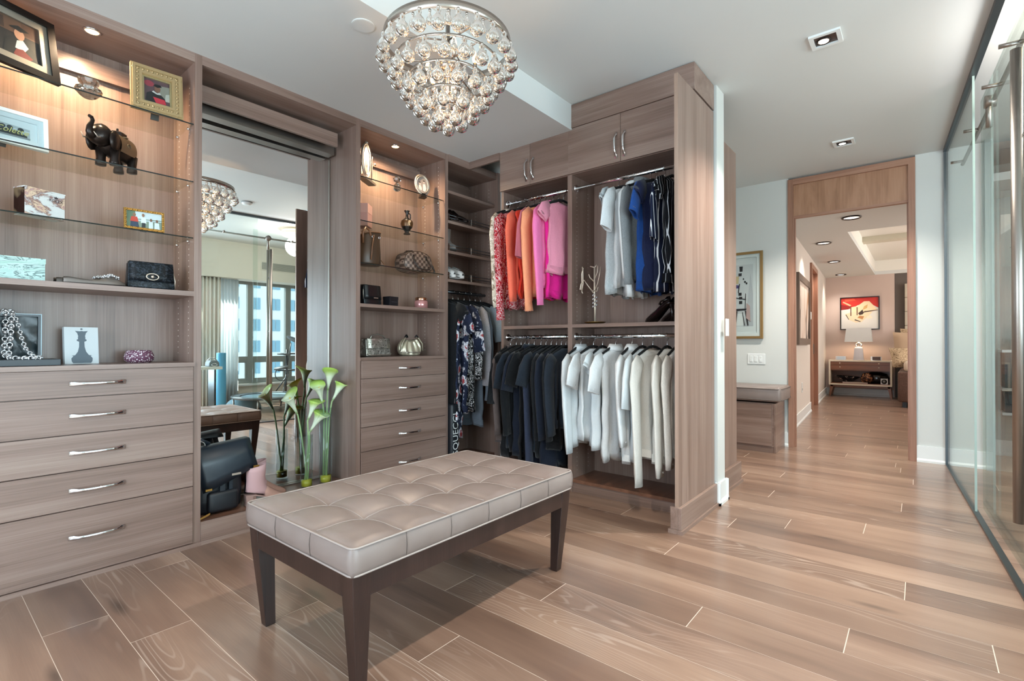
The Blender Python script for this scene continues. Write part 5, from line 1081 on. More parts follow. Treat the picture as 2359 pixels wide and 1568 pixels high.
CALT = NT('calla_petal'); sp_ = CALT.add('ShaderNodeSeparateXYZ'); tc_ = CALT.add('ShaderNodeTexCoord'); CALT.lk(tc_.outputs['Generated'], sp_.inputs[0])
CALLA = CALT.done(CALT.ramp(sp_.outputs[2], [(0, '8fa868'), (.2, 'd5dcc0'), (.6, 'dbe3c4'), (.82, 'b3cd6a'), (1, '9fc64a')]), .5, Subsurface_Weight=.1)
STEM = mat('stem_green', '92ac78', .5); WATER = mat('yellow_green_water', 'c7bd3e', .1, 0, 0, .6)
def vase(label, c, r, h, flowers):
    v = T('glass_vase', label, 'vase', c, 'cylinder vases with calla lilies')
    MB().lathe([(.001, .002), (r-.004, .002), (r, .006), (r, h), (r-.003, h), (r-.003, .016), (.001, .014)], c, 28).build('cylinder', VASEG, v)
    MB().lathe([(.001, .016), (r-.005, .016), (r-.005, .058), (.001, .058)], c, 24).build('water', WATER, v)
    for i, (lab, hx, hy, hz, tilt, az, sc_) in enumerate(flowers):
        f = T('calla_lily', lab, 'flower', (c[0], c[1], c[2]+.02), 'calla lilies in the vases'); top = Vector((hx, hy, hz)); a = Vector((c[0] + R.uniform(-.4, .4)*r, c[1] + R.uniform(-.4, .4)*r, c[2]+.02)); rim = Vector((c[0] + (hx-c[0])*.25, c[1] + (hy-c[1])*.25, c[2]+h*.85))
        d = Vector((math.sin(math.radians(tilt))*math.cos(math.radians(az)), math.sin(math.radians(tilt))*math.sin(math.radians(az)), math.cos(math.radians(tilt))))
        p2 = top - d*.108*sc_
        MB().tube([a, a.lerp(rim, .5), rim, rim.lerp(p2, .55) + Vector((0,0,.01)), p2, top - d*.085*sc_], .0055, 8).build('stem', STEM, f)
        Mq = Matrix.Translation(top) @ d.to_track_quat('Z', 'X').to_matrix().to_4x4() @ Matrix.Rotation(math.radians(az + 40*i), 4, 'Z') @ Matrix.Scale(sc_, 4); q = []
        for t in [k/8 for k in range(9)]:
            r0 = .0065 + .027*t**1.7; ring = []
            for k in range(19):
                ang = 2*pi*k/18*1.06 - .3; lip = max(0, math.cos(2*pi*k/18 - pi))
                flare = 1 + .75*t**6*(.3 + .7*lip) ; ring.append((r0*flare*math.cos(ang)*(1 + .12*k/18*t), r0*flare*math.sin(ang)*(1 + .12*k/18*t), -.095 + .12*t + .034*lip*t**2 - .026*max(0, t-.8)*5*lip*.4 - .012*t**3*(1-lip)))
            q.append(ring)
        o = MB().loft(q, 0, False, False, True, False).xf(Mq).build('spathe', CALLA, f); s = o.modifiers.new('t', 'SOLIDIFY'); s.thickness = .0015
        MB().tube([(0,0,-.06), (0,0,-.02), (0,.002,.012)], .0045, 6).xf(Mq).build('spadix', mat('spadix_yellow', 'e3d276', .6), f)
vase('taller clear glass cylinder vase with calla lilies in the mirror niche', (1.885, 3.225, PZ), .042, .53,
 [('tallest calla lily in the taller vase', 1.915, 3.225, .885, 8, -60, 1.15), ('calla lily leaning toward the cabinet in the taller vase', 1.99, 3.21, .80, 30, -10, 1.15), ('calla lily leaning toward the mirror side in the taller vase', 1.835, 3.225, .79, 14, 180, 1.1)])
vase('shorter clear glass cylinder vase with drooping calla lilies in the mirror niche', (1.745, 3.225, PZ), .040, .36,
 [('calla lily leaning away to the boots from the shorter vase', 1.63, 3.225, .735, 26, 185, 1.15), ('upright calla lily in the shorter vase', 1.80, 3.23, .685, 22, -5, 1.1), ('lowest calla lily bending forward from the shorter vase', 1.825, 3.205, .60, 32, -15, 1.15)])
# ---- wardrobe shelf: branch jewellery stand and heels; shoes on the corner shelves
jt = T('jewellery_stand', 'gold branch jewellery stand with dish base on the wardrobe shelf', 'jewellery stand', (3.25, 1.862, 1.247)); c_ = (3.25, 1.862, 1.247)
PALEG = mat('pale_gold', 'd9cbb8', .4, .5); MB().lathe([(.001, .004), (.06, .004), (.078, .012), (.080, .016), (.07, .012), (.001, .008)], c_, 32).build('dish', mat('antique_gold', '8d6c3c', .35, .9), jt)
def J(*p): return [(c_[0]+a, c_[1]+b, c_[2]+z) for a, b, z in p]
MB().tube(J((0,0,.006), (0,0,.15), (0,.003,.25), (0,.002,.42)), .0075, 8).build('trunk', PALEG, jt)
for br in (J((0,.002,.22), (-.02,.05,.29), (-.03,.075,.33)), J((0,.002,.25), (-.01,-.03,.30), (-.02,-.05,.36), (-.01,-.055,.42)), J((0,.002,.33), (.0,-.02,.38), (-.01,-.03,.43)), J((0,.002,.42), (0,.02,.425), (-.01,.035,.43)), J((0,.002,.42), (.01,-.012,.44)), J((0,0,.31), (-.02,.03,.345), (-.03,.035,.37)), J((-.01,.02,.25),(-.02,-.03,.24),(-.03,-.045,.27))): MB().tube(br, .0052, 6, taper=[1, .8, .6, .45][:len(br)]).build('branch', PALEG, jt)
MB().tube(J((-.03,.075,.33), (-.04,.095,.30), (-.045,.10,.26), (-.04,.085,.25), (-.035,.08,.30), (-.03,.085,.40), (-.03,.09,.43)), .0045, 6).build('hanging_chain', PALEG, jt); MB().tube(J((-.03,.08,.42), (-.03,.095,.38), (-.035,.09,.24), (-.035,.083,.23)), .0045, 6).build('hanging_chain', PALEG, jt)
mb = MB()
for k in range(26):
    a = k*.9; mb.sphere((c_[0]+.016*math.cos(a), c_[1]+.016*math.sin(a), c_[2]+.12+.004*k), .006, 6)
mb.build('bracelet', GEMS, jt)
DKL = mat('dark_patent', '1b1210', .2)
def heel(label, c, yaw, m, group, sc_=1.0, buckle=False):
    r = T('high_heel', label, 'shoe', c, group); M = Matrix.Translation(c) @ Matrix.Rotation(math.radians(yaw), 4, 'Z') @ Matrix.Scale(sc_, 4)
    pr = ((-.085, .026, .105), (-.06, .028, .102), (-.02, .027, .080), (.03, .030, .040), (.07, .034, .014), (.10, .030, .006), (.125, .008, .006))
    MB().loft([[(x, wv*q, z) for q in (-1, 0, 1)] + [(x, wv*q, z-.008) for q in (1, 0, -1)] for x, wv, z in pr], 0, True, True, True).xf(M).build('sole', m, r)
    MB().loft([[(x, wv*math.cos(a)*1.02, z + h*math.sin(a)*(1 if not (x < .03 and .7 < a < 2.4) else .15)) for a in [pi*k/10 for k in range(11)]] for (x, wv, z), h in zip(pr, (.055, .055, .035, .035, .040, .030, .008))], 0, False, False, True, False).xf(M).build('upper', m, r)
    MB().tube([(-.072, 0, .10), (-.078, 0, .05), (-.076, 0, 0)], .010, 10, taper=[1.5, .8, .6]).xf(M).build('heel', m, r)
    if buckle: MB().ring((-.02, -.032, .11), .014, .004, 12, 6, axis='y').xf(M).build('buckle', GOLD, r); MB().tube([(-.075, -.026, .12), (-.03, -.034, .112), (.0, -.02, .10), (.0, .02, .10), (-.03, .034, .112), (-.075, .026, .12)], .005, 6).xf(M).build('ankle_strap', m, r)
    return r
heel('dark brown high heel with gold buckle on the wardrobe shelf by the end panel', (3.28, 1.36, 1.247), 65, DKL, 'dark heels on the wardrobe shelf', 1.25, True); heel('dark brown high heel behind its buckled pair on the wardrobe shelf', (3.36, 1.27, 1.247), 70, DKL, 'dark heels on the wardrobe shelf', 1.25)
heel('dark heel on the top tilted shoe shelf nearest the cabinet side', (3.02, 3.19, 2.168), -85, DKL, 'shoes on the corner shelves'); heel('dark heel second along the top tilted shoe shelf', (3.13, 3.19, 2.168), -85, DKL, 'shoes on the corner shelves')
GRYS = mat('grey_suede', '8d827c', .8)
sb_ = T('ankle_boot', 'grey suede ankle boot on the middle tilted shoe shelf', 'boot', (3.02, 3.2, 1.915), 'shoes on the corner shelves')
MB().loft([[(3.03 + rx*math.cos(2*pi*k/16), y + ry*math.sin(2*pi*k/16), 1.915 + z) for k in range(16)] for z, y, rx, ry in ((0, 3.19, .036, .085), (.04, 3.195, .037, .085), (.065, 3.22, .038, .06), (.10, 3.235, .040, .048), (.19, 3.235, .046, .052))]).build('shaft', GRYS, sb_)
MB().loft([[(3.03 + rx*math.cos(2*pi*k/16), 3.19 + ry*math.sin(2*pi*k/16), 1.908 + z) for k in range(16)] for z, rx, ry in ((0, .038, .088), (.008, .038, .088))]).build('sole', mat('dark_sole', '3a322d', .6), sb_)
WSN = mat('white_sneaker', 'd9d6d2', .6)
for x, lb in ((2.985, 'white sneaker against the cabinet side on the lowest tilted shelf'), (3.085, 'white sneaker second along the lowest tilted shelf')):
    r = T('sneaker', lb, 'shoe', (x, 3.18, 1.672), 'shoes on the corner shelves')
    MB().loft([[(x + rx*math.cos(2*pi*k/16), 3.18 + ry*math.sin(2*pi*k/16), 1.670 + z) for k in range(16)] for z, rx, ry in ((0, .042, .12), (.022, .043, .12), (.024, .039, .115))]).build('sole', WSN, r)
    MB().loft([[(x + wv*math.cos(a), y, 1.69 + h*math.sin(a)) for a in [pi*k/10 for k in range(11)]] for y, wv, h in ((3.07, .012, .02), (3.085, .034, .04), (3.13, .039, .058), (3.19, .036, .085), (3.25, .035, .09), (3.292, .02, .07))], 0, False, False, True, False).build('upper', WSN, r)
    for k in range(4): MB().tube([(x-.02, 3.12+k*.02, 1.752+k*.008), (x+.02, 3.12+k*.02, 1.752+k*.008)], .003, 5).build('lace', mat('grey_plastic', '8b8d8c', .5), r)
# long garment bag with white lettering, standing at the back of the corner
gbag = T('garment_bag', 'dark garment bag with white vertical lettering hanging low against the drawer cabinet', 'garment bag', (2.95, 3.06, .1))
MB().bbox(2.905, 2.99, 3.02, 3.36, .095, .60, .02).build('bag_body', mat('garment_bag_black', '10141a', .5), gbag)
text('SQUECCI', Matrix.Identity(4), .085, mat('white_ink', 'd4d6d4', .6), 'lettering', gbag, (2.975, 3.0185, .17), (pi/2, -pi/2, 0), align='LEFT')
# ================================================================ HALL
GOLDF = mat('matte_gold', 'a8895a', .4, .5)
frame('gold framed abstract of a dark chair with stacked shapes on the hall wall', (6.036, 1.80), (6.036, 1.34), 1.16, .975, .028, GOLDF,
 [('d2d4d3', RECT), ('c3c4c5', [(.14,.09),(.88,.09),(.88,.91),(.14,.91)]), ('b2b3b6', [(.62,.09),(.88,.09),(.88,.5),(.8,.8)]), ('d9dad8', [(.2,.1),(.6,.1),(.6,.26),(.2,.26)]), ('2b2b2e', [(.46,.82),(.55,.82),(.56,.89),(.45,.89)]), ('3a3a3d', [(.42,.76),(.52,.76),(.53,.80),(.42,.80)]), ('c3ae86', [(.30,.66),(.42,.66),(.44,.76),(.3,.76)]), ('4b4470', [(.28,.6),(.42,.6),(.44,.64),(.28,.65)]),
  ('26262a', [(.40,.54),(.43,.54),(.47,.66),(.44,.66)]), ('26262a', [(.42,.5),(.52,.5),(.52,.54),(.42,.54)]), ('26262a', [(.44,.45),(.54,.45),(.54,.485),(.44,.485)]), ('26262a', [(.44,.39),(.54,.39),(.54,.43),(.44,.43)]), ('26262a', oval(.63,.68,.03,.014)), ('26262a', oval(.68,.66,.025,.014)), ('26262a', oval(.58,.72,.02,.012)), ('2a2a2d', [(.62,.3),(.64,.3),(.66,.52),(.64,.53)]), ('2a2a2d', [(.3,.47),(.66,.44),(.66,.452),(.3,.482)]), ('26242a', [(.28,.295),(.66,.305),(.70,.325),(.28,.325)]),
  ('2a2a2d', [(.3,.1),(.34,.1),(.39,.29),(.34,.3)]), ('2a2a2d', [(.70,.1),(.74,.1),(.68,.29),(.62,.3)]), ('3c3c40', [(.60,.1),(.63,.1),(.56,.28),(.54,.28)]), ('b79a96', [(.66,.2),(.8,.15),(.78,.36),(.68,.4)])], 0, .024, mat('frame_mat', 'dcdddb', .7), .035, 1, 'framed art', None, 'framed_art', 'print')
sw = T('light_switch', 'white three-gang rocker switch plate on the hall wall above the storage bench', 'light switch', (6.04, 1.41, .875))
B(6.033, 6.04, 1.322, 1.505, .875, .992).build('plate', TRIMW, sw, bevel=.003)
for k in range(3):
    y = 1.355 + k*.047; B(6.030, 6.034, y, y+.032, .90, .966).build('rocker', TRIMW, sw, bevel=.002); B(6.028, 6.031, y+.003, y+.029, .902, .934).build('rocker_tip', TRIMW, sw, bevel=.001)
s2 = T('light_switch', 'slim white switch plate on the edge of the white partition', 'light switch', (3.63, 1.04, 1.2)); B(3.60, 3.665, 1.033, 1.04, 1.155, 1.275).build('plate', TRIMW, s2, bevel=.002); B(3.617, 3.648, 1.030, 1.034, 1.18, 1.25).build('rocker', TRIMW, s2)
# ================================================================ BEDROOM
def fb(mb): return BR(mb)
fr = T('framed_art', 'narrow dark framed abstract with bronze strokes on the bedroom side wall', 'framed art', (8.3, 1.33, 1.09))
x0, x1, z0, z1 = 7.55, 9.05, 1.09, 2.06; mb = MB()
for a in ((x0, x1, z0, z0+.09), (x0, x1, z1-.09, z1), (x0, x0+.09, z0+.09, z1-.09), (x1-.09, x1, z0+.09, z1-.09)): mb.box(a[0], a[1], 1.155, 1.20, a[2], a[3])
fb(mb).build('frame', mat('dark_bronze_frame', '6a5a50', .4, .3), fr); fb(B(x0+.08, x1-.08, 1.175, 1.195, z0+.08, z1-.08)).build('canvas', patterned('bronze_abstract', 'd6c6ba', [((2.2,9,1.1), .50, .58, 'b58a68', 'n'), ((5,9,1.6), .60, .64, '4a3c34', 'n')], .6), fr)
th = T('thermostat', 'white thermostat box on the bedroom side wall before the inner door', 'thermostat', (9.33, 1.37, 1.5)); fb(B(9.26, 9.40, 1.172, 1.2, 1.50, 1.62)).build('cover', TRIMW, th, bevel=.004); fb(B(9.255, 9.405, 1.19, 1.2, 1.49, 1.63)).build('base', mat('grey_plastic', '8b8d8c', .5), th)
ol = T('wall_outlet', 'white outlet plate low on the bedroom side wall', 'outlet', (8.26, 1.32, .4)); fb(B(8.21, 8.30, 1.193, 1.2, .40, .54)).build('plate', TRIMW, ol); fb(B(8.24, 8.27, 1.190, 1.194, .43, .46)).build('socket', mat('grey_plastic', '8b8d8c', .5), ol)
cs = T('console_table', 'walnut console with pale edging on splayed legs against the bedroom back wall', 'console', (12.65, .97, 0))
CW = wood('console_walnut', ('5f3a26', '7e5138', '93624a'), 'y', .35); PALE = mat('pale_edging', 'e8dcc8', .5)
y0, y1, X0, X1 = .43, 1.50, 12.45, 12.88
mb = B(X0, X1, y0, y1, .735, .765); mb.box(X0, X1, y0, y1, .245, .275); mb.box(X0, X1, y0, y0+.03, .275, .735); mb.box(X0, X1, y1-.03, y1, .275, .735); mb.build('case', PALE, cs)
B(X0+.02, X1-.02, y0+.03, y1-.03, .275, .285).build('case_floor', CW, cs); B(X1-.02, X1-.01, y0+.03, y1-.03, .285, .735).build('back_panel', CW, cs)
for z in (.70, .60): pass
B(X0+.015, X0+.035, y0+.032, y1-.032, .675, .733).build('drawer', CW, cs); dr = B(X0+.010, X0+.035, y0+.032, y1-.032, .565, .672).build('drawer', CW, cs); B(X0+.03, X1-.03, y0+.03, y1-.03, .545, .565).build('shelf', CW, cs)
for y in (.64, 1.30):
    for z in (.70, .62): MB().sphere((X0+.004, y, z), .012, 8).build('knob', PALE, dr)
for y, s in ((y0+.05, -1), (y1-.05, 1)):
    for x in (X0+.03, X1-.06): MB().loft([[(x+a, y+s*dy-w_, z), (x+a+.04, y+s*dy-w_, z), (x+a+.04, y+s*dy+w_, z), (x+a, y+s*dy+w_, z)] for z, dy, w_, a in ((0, .035, .015, 0), (.245, 0, .028, 0))], 0, True, True, False).build('leg', CW, cs)
B(X0+.03, X1-.03, y0+.03, y1-.03, .205, .245).build('apron', CW, cs)
lp = T('table_lamp', 'glass table lamp with white rectangular tapered shade on the console', 'lamp', (12.6, .985, .765)); c_ = (12.6, .985, .765)
def rect(hw, hd, z): return [(c_[0]-hd, c_[1]-hw, c_[2]+z), (c_[0]+hd, c_[1]-hw, c_[2]+z), (c_[0]+hd, c_[1]+hw, c_[2]+z), (c_[0]-hd, c_[1]+hw, c_[2]+z)]
MB().loft([rect(.095, .07, 0), rect(.09, .065, .01), rect(.07, .05, .25), rect(.05, .035, .275)], 0, True, True, False).build('glass_base', mat('lamp_glass', 'cfd0d8', .05, .25, 0, .8), lp)
MB().ring((c_[0], c_[1], c_[2]+.31), .045, .018, 20, 8, axis='x').build('neck_knot', CHROME, lp); MB().tube([(c_[0], c_[1], c_[2]+.27), (c_[0], c_[1], c_[2]+.42)], .008, 8).build('stem', CHROME, lp)
MB().loft([rect(.235, .14, .38), rect(.205, .12, .665)], 0, False, False, False).build('shade', mat('linen_shade', 'd2d3d0', .8), lp)
light('lamp_glow', 'POINT', (c_[0], c_[1], c_[2]+.47), 4, WARM, size=.05)
for y, lb, f in ((1.29, 'silver digital clock radio toward the side wall on the console', 'aebdc9'), (.69, 'silver clock with dark face toward the bed on the console', '4a3432')):
    k = T('desk_clock', lb, 'clock', (12.55, y, .765), 'clocks on the console'); MB().prism([(12.48, .765), (12.58, .765), (12.57, .83), (12.51, .845)], 'y', y-.09, y+.09).build('case', mat('silver_plastic', 'c5c7ca', .3, .4), k); MB().prism([(12.478, .775), (12.484, .775), (12.512, .84), (12.506, .838)], 'y', y-.075, y+.06).build('face', mat('clock_face_'+f, f, .3), k)
def vessel(label, c, m, shape, name):
    return tag(MB().loft([[(c[0]+rx*math.cos(2*pi*k/18), c[1]+ry*math.sin(2*pi*k/18), c[2]+z + tz*math.cos(2*pi*k/18 - 1.57)) for k in range(18)] for z, rx, ry, tz in shape]).build(name, m, loc=c), label, 'decor', 'ornaments in the console')
AGA = patterned('black_agate', '0e0c10', [((14,14,14), .54, .62, 'a8938a', 'n')], .12)
vessel('pointed black agate bowl on a flat book in the console', (12.6, 1.18, .312), AGA, ((0, .03, .06, 0), (.03, .06, .12, 0), (.10, .10, .21, .012), (.115, .10, .22, .014), (.105, .09, .2, .012)), 'agate_bowl')
tag(B(12.5, 12.7, .83, 1.26, .286, .310).build('flat_book', mat('book_grey', 'b9a99c', .5), loc=(12.6, 1.05, .286)), 'flat pale book under the agate bowl in the console', 'book')
vessel('round black glossy ornament beside the speaker in the console', (12.66, .70, .286), mat('black_gloss', '0a090b', .08), ((0, .05, .1, 0), (.05, .09, .20, 0), (.12, .1, .23, 0), (.2, .08, .18, 0), (.235, .04, .08, 0)), 'round_ornament')
vessel('bronze flecked round ornament in the middle of the console', (12.55, .84, .286), patterned('bronze_flecks', '2a1812', [((22,22,22), .50, .58, '9c6a48', 'n')], .2), ((0, .03, .05, 0), (.05, .06, .10, 0), (.12, .065, .115, 0), (.20, .05, .08, 0), (.22, .02, .03, 0)), 'round_ornament')
sk = T('small_speaker', 'small white cube speaker with round black cone in the console', 'speaker', (12.5, .55, .286)); B(12.48, 12.56, .50, .615, .286, .40).build('cabinet', mat('speaker_white', 'd8d8da', .4), sk, bevel=.003)
MB().tube([(12.481, .5575, .343), (12.476, .5575, .343)], .046, 20).build('cone_ring', BLACKP, sk); MB().tube([(12.477, .5575, .343), (12.473, .5575, .343)], .022, 16).build('cone', mat('grey_plastic', '8b8d8c', .5), sk)
frame('red and white abstract painting above the console lamp', (12.895, 1.335), (12.895, .645), 1.405, .695, .018, mat('black_lacquer', '131110', .25),
 [('dcd9d3', RECT), ('c62e24', [(0,.62),(.28,.66),(.45,.76),(.72,.86),(.9,.72),(1,.66),(1,1),(0,1)]), ('8c1d1a', [(0,.62),(.2,.64),(.3,.72),(.0,.8)]), ('e4573c', [(.1,.88),(.4,.92),(.35,.98),(.1,.96)]), ('e8b48c', [(.04,.86),(.24,.74),(.28,.77),(.06,.9)]), ('e9d3ac', [(.26,.70),(.45,.74),(.62,.88),(.76,.88),(.9,.7),(.96,.6),(.6,.55),(.3,.55)]),
  ('cfa46a', [(.58,.6),(.7,.66),(.72,.78),(.62,.72)]), ('e3cfae', [(.1,.48),(.3,.55),(.85,.55),(.75,.42),(.55,.22),(.4,.2),(.2,.3)]), ('6d4a34', [(.25,.42),(.28,.42),(.28,.72),(.25,.72)]), ('6d4a34', [(.42,.44),(.45,.44),(.45,.70),(.42,.70)]), ('3b2a22', [(.46,.5),(.58,.62),(.60,.54),(.66,.58),(.58,.46),(.5,.44)]), ('4a382c', [(.62,.52),(.98,.58),(.98,.60),(.62,.56)]), ('b07b4c', [(.44,.36),(.58,.30),(.62,.4),(.5,.42)]), ('3f332c', [(.36,.28),(.52,.22),(.53,.24),(.38,.31)]), ('3f332c', [(.12,.46),(.2,.30),(.215,.31),(.14,.47)]), ('efdcc6', [(.7,.3),(.84,.34),(.8,.42),(.7,.4)])],
 0, .03, None, 0, 0, 'painting', None, 'painting', 'canvas', False)
bd = T('bed', 'dark brown upholstered bed with tall pale panelled headboard at the doorway edge', 'bed', (12, -.6, 0)); BRN = cloth('brown_leather', '4f3a30', .5, '5c443a', 40)
MB().bbox(10.9, 12.95, -1.7, .30, .10, .62, .03).build('bed_base', BRN, bd); B(11.0, 11.06, .18, .24, 0, .10).build('leg', BLACKP, bd); B(12.6, 12.7, .18, .24, 0, .10).build('leg', BLACKP, bd)
MB().bbox(10.95, 12.9, -1.66, .22, .62, .80, .05).build('mattress', mat('bedding', 'cbbba6', .8), bd)
for k in range(6): MB().bbox(12.88, 12.99, -1.6, .235, .62+k*.285, .90+k*.285, .012).build('headboard_panel', mat('pale_upholstery', 'c8bfae', .7), bd)
PIL = mat('tan_pillow', 'b39a80', .8); PAT = patterned('brocade', 'c0aa8c', [((16,16,16), .50, .58, '7d6850', 'w')], .7)
def pillow(label, c, w_, h, t, yaw, lean, m):
    r = T('pillow', label, 'pillow', c, 'pillows on the bed'); M = Matrix.Translation(c) @ Matrix.Rotation(math.radians(yaw), 4, 'Z') @ Matrix.Rotation(math.radians(lean), 4, 'Y'); n = 10; vs = []; fs = []
    for sgn in (1, -1):
        b = len(vs)
        for i in range(n+1):
            for j in range(n+1):
                a, e = i/n*2-1, j/n*2-1; k = (1-a**4)*(1-e**4); q = 1 - .10*(1-abs(a))*(abs(e) > .9) - 0; vs.append((sgn*t*.5*max(k, 0)**.6, a*w_/2*(1-.06*(1-e*e)), h/2 + e*h/2*(1-.06*(1-a*a))))
        for i in range(n):
            for j in range(n): fs.append((b+i*(n+1)+j, b+(i+1)*(n+1)+j, b+(i+1)*(n+1)+j+1, b+i*(n+1)+j+1))
    MB().add(vs, fs, 0, True).xf(M).build('pillow_body', m, r)
pillow('tan pillow with piped edge standing at the bed corner', (12.2, .12, .80), .55, .55, .20, 10, 14, PIL); pillow('brocade patterned pillow leaning at the front of the bed', (11.7, .16, .66), .5, .42, .22, 20, 28, PAT); pillow('brocade standing pillow behind the tan pillow', (12.6, .0, .80), .6, .62, .18, 4, 10, PAT)
# ================================================================ GYM, seen through the glass and in the mirror
vt = T('air_vent', 'long grey air vent on the gym bulkhead seen in the mirror', 'air vent', (4.35, -2.5, 2.44)); VG = mat('vent_grey', 'b9bab0', .5)
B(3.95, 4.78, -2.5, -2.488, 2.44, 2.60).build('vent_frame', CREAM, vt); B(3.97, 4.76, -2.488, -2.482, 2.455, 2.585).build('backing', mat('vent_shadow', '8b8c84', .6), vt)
for k in range(9): B(3.97, 4.76, -2.482, -2.472, 2.459+k*.0142, 2.466+k*.0142).build('louvre', VG, vt)
fl = T('flush_light', 'round drum flush ceiling light glowing in the gym reflection', 'ceiling light', (3.7, -.75, 2.88)); c_ = (3.78, -.80, 2.88)
MB().lathe([(.19, 0), (.19, -.02), (0, -.02)], c_, 32).build('base', CREAM, fl); MB().lathe([(.20, -.02), (.20, -.095), (.18, -.105), (0, -.105)], c_, 32).build('shade', emitter('drum_shade', 'ffe2b0', 1.6), fl); MB().ring((c_[0], c_[1], c_[2]-.055), .201, .004, 32, 6).build('band', CREAM, fl)
light('gym_lamp', 'POINT', (c_[0], c_[1], 2.62), 30, NEUT, size=.15)
def curtain(label, x0, x1, y, z0, z1, m, folds, amp):
    n = folds*10; q = []
    for z in (z0, (z0+z1)/2, z1): q.append([(x0+(x1-x0)*i/n, y + amp*math.sin(2*pi*folds*i/n)*(1.1 if z == z0 else .9) + amp*.3*math.sin(5*i/n*folds), z) for i in range(n+1)])
    o = MB().loft(q, 0, False, False, True, False).build('curtain', m, loc=((x0+x1)/2, y, z0)); s = o.modifiers.new('t', 'SOLIDIFY'); s.thickness = .002
    return tag(o, label, 'curtain', 'gym window curtains')
w = NT('sheer_white'); w.n.remove(w.p); df = w.add('ShaderNodeBsdfDiffuse'); df.inputs[0].default_value = S('eef1f2'); tl = w.add('ShaderNodeBsdfTranslucent'); tl.inputs[0].default_value = S('f2f5f6'); mx = w.add('ShaderNodeMixShader'); mx.inputs[0].default_value = .8
w.lk(df.outputs[0], mx.inputs[1]); w.lk(tl.outputs[0], mx.inputs[2]); w.lk(mx.outputs[0], w.n['Material Output'].inputs[0]); SHEER = w.m
curtain('sheer white curtain bunched beside the gym window', 3.33, 3.66, -2.70, .03, 2.25, SHEER, 6, .035); curtain('heavier cream curtain beside the sheer one', 2.98, 3.34, -2.62, .03, 2.25, mat('cream_drape', 'e8e4da', .8), 6, .035)
tag(MB().lathe([(.068, 0), (.07, .004), (.07, .95), (.066, .955), (.03, .955), (.03, .94), (0, .94)], (3.17, -2.10, 0), 24).build('foam_roller', mat('blue_foam', '4795b8', .6), loc=(3.17, -2.10, 0)), 'tall blue foam roller standing by the curtain', 'exercise roller')
tag(MB().lathe([(.28*math.cos(pi/2*k/8), .21*math.sin(pi/2*k/8)) for k in range(9)], (3.55, -2.2, 0), 28).build('balance_dome', mat('pale_blue_rubber', '8fb0bd', .5), loc=(3.55, -2.2, 0)), 'pale blue balance dome on the gym floor behind the trampoline', 'exercise ball')
tp = T('mini_trampoline', 'round mini trampoline with dark rim standing in the gym', 'trampoline', (3.80, -1.75, 0)); c_ = (3.80, -1.75, .23)
MB().ring(c_, .56, .022, 40, 8).build('rim', mat('dark_rim', '4c5357', .5), tp); MB().lathe([(.0, 0), (.44, 0), (.44, .004), (0, .004)], c_, 36).build('mat', mat('blue_grey_mat', '7f9aa6', .5), tp); MB().lathe([(.45, .012), (.58, .016), (.58, .004), (.45, .006)], c_, 36, cap=False).build('spring_cover', mat('spring_cover', '67747a', .5), tp)
for k in range(6): a = k*pi/3 + .2; MB().tube([(c_[0]+.54*math.cos(a), c_[1]+.54*math.sin(a), 0), (c_[0]+.54*math.cos(a), c_[1]+.54*math.sin(a), .22)], .014, 8).build('leg', STEEL, tp)
dk = T('drum_kit', 'electronic drum kit with tilted cymbal pads in front of the gym window', 'drum kit', (4.4, -1.9, 0)); DPAD = mat('pad_grey', '5f666a', .5)
for x in (4.27, 4.62): MB().tube([(x, -1.85, .1), (x+.02, -1.85, 1.0)], .018, 8).build('rack_post', DSTEEL, dk)
for z in (.62, .92): MB().tube([(4.12, -1.85, z), (4.85, -1.82, z)], .015, 8).build('rack_bar', DSTEEL, dk)
MB().tube([(4.28, -1.85, .6), (4.36, -1.84, 1.12)], .010, 8).build('cymbal_arm', DSTEEL, dk)
def pad(c, r, tilt, az, t): return MB().lathe([(.0, 0), (r, 0), (r*1.02, t*.5), (r, t), (0, t)], (0,0,0), 24).xf(Matrix.Translation(c) @ Matrix.Rotation(math.radians(az), 4, 'Z') @ Matrix.Rotation(math.radians(tilt), 4, 'Y'))
pad((4.45, -1.85, 1.16), .17, 28, 0, .012).build('cymbal_pad', DPAD, dk); pad((4.72, -1.75, .86), .15, 20, 0, .03).build('drum_pad', DPAD, dk); pad((4.2, -1.8, .90), .10, 5, 0, .025).build('drum_pad', DPAD, dk); pad((4.12, -1.7, .66), .12, -12, 0, .03).build('drum_pad', DPAD, dk); pad((4.75, -1.7, .62), .12, 15, 0, .03).build('drum_pad', DPAD, dk)
MB().ring((4.14, -1.72, .56), .12, .008, 20, 6, axis='y').build('pad_ring', DSTEEL, dk)
dk.location.x += .04; dk.location.y -= .42
for a, b in (((4.28, -1.85, .55), (4.02, -1.5, .02)), ((4.28, -1.85, .5), (4.1, -2.2, .02)), ((4.63, -1.85, .5), (4.85, -1.5, .02))): MB().tube([a, b], .011, 8).build('stand_leg', DSTEEL, dk)
ss = T('wall_shelf', 'small pale shelf end in the gym seen at the mirror edge', 'shelf', (2.72, -1.18, .74)); B(2.45, 2.815, -1.34, -1.02, .735, .775).build('shelf_board', mat('pale_laminate', 'c9c9c4', .5), ss); B(2.72, 2.74, -1.3, -1.06, 0, .735).build('leg', DSTEEL, ss); B(2.47, 2.49, -1.3, -1.06, 0, .735).build('leg', DSTEEL, ss)
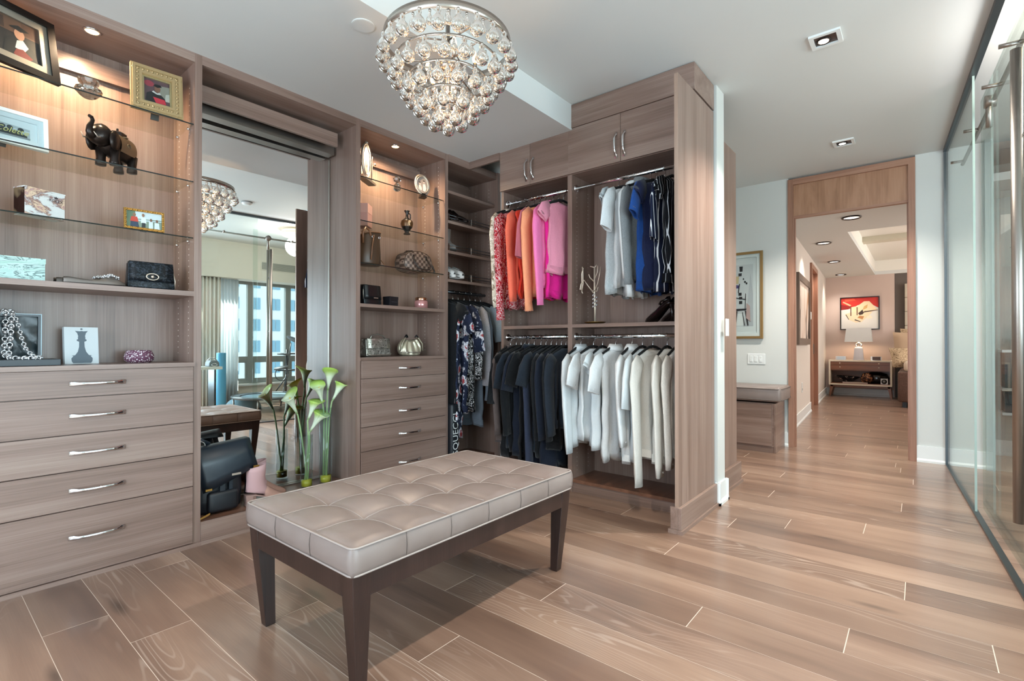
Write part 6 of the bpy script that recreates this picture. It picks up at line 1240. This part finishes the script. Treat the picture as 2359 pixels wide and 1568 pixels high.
ps = T('portable_speaker', 'rounded grey portable speaker on the small gym shelf', 'speaker', (2.74, -1.18, .775)); MB().prism([(2.66, .775), (2.80, .775), (2.795, .83), (2.77, .865), (2.69, .865), (2.665, .83)], 'y', -1.26, -1.08).build('body', DPAD, ps, bevel=.01); MB().tube([(2.665, -1.17, .86), (2.70, -1.17, .895), (2.76, -1.17, .895), (2.795, -1.17, .86)], .007, 8).build('handle', CHROME, ps); MB().ring((2.73, -1.078, .80), .035, .006, 16, 6, axis='y', sy=.5).build('speaker_ring', CHROME, ps)
pt_ = T('pedestal_table', 'brown round edged pedestal table behind the glass wall', 'table', (6.2, -.95, 0)); MB().lathe([(.17, 0), (.17, .02), (.12, .05), (.11, .42), (.16, .55), (.30, .66), (.32, .72), (.31, .745), (0, .745)], (6.2, -.98, 0), 32).build('pedestal', wood('pedestal_wood', ('5f4f48', '7b6a61', '8f7d73'), 'x', .4), pt_); MB().lathe([(.325, .745), (.335, .755), (.325, .768), (0, .768)], (6.2, -.98, 0), 32).build('table_top', wood('pedestal_wood', ('5f4f48', '7b6a61', '8f7d73'), 'x', .4), pt_)
tag(MB().bbox(4.52, 4.66, -.62, -.53, 0, .075, .02).build('rubber_block', mat('dark_rubber', '3c3a39', .7), loc=(4.59, -.57, 0)), 'dark rubber block on the gym floor behind the sliding door', 'exercise block')
tv = T('media_shelf', 'dark teal media cabinet with white shelf edges against the gym end wall', 'cabinet', (6.75, -1.3, .0)); B(6.6, 6.9, -1.9, -.62, .45, 1.02).build('case', mat('dark_teal', '2c4a52', .25), tv)
for z in (.43, .66, 1.02): B(6.57, 6.9, -1.92, -.60, z, z+.025).build('shelf_board', TRIMW, tv)
for i, (y, h, c) in enumerate(((-.75, .10, 'd4d6d6'), (-.95, .06, '22262a'), (-1.15, .12, 'b9bcbd'), (-1.4, .08, '2f3a40'))): tag(B(6.66, 6.78, y-.07, y+.07, 1.045, 1.045+h).build('media_box', mat('box_'+c, c, .4), loc=(6.72, y, 1.045)), ('pale media box nearest the wall end', 'low black media box second on the gym cabinet', 'grey media box third on the gym cabinet', 'dark media box farthest on the gym cabinet')[i] + ' behind the glass', 'box', 'boxes on the gym cabinet')
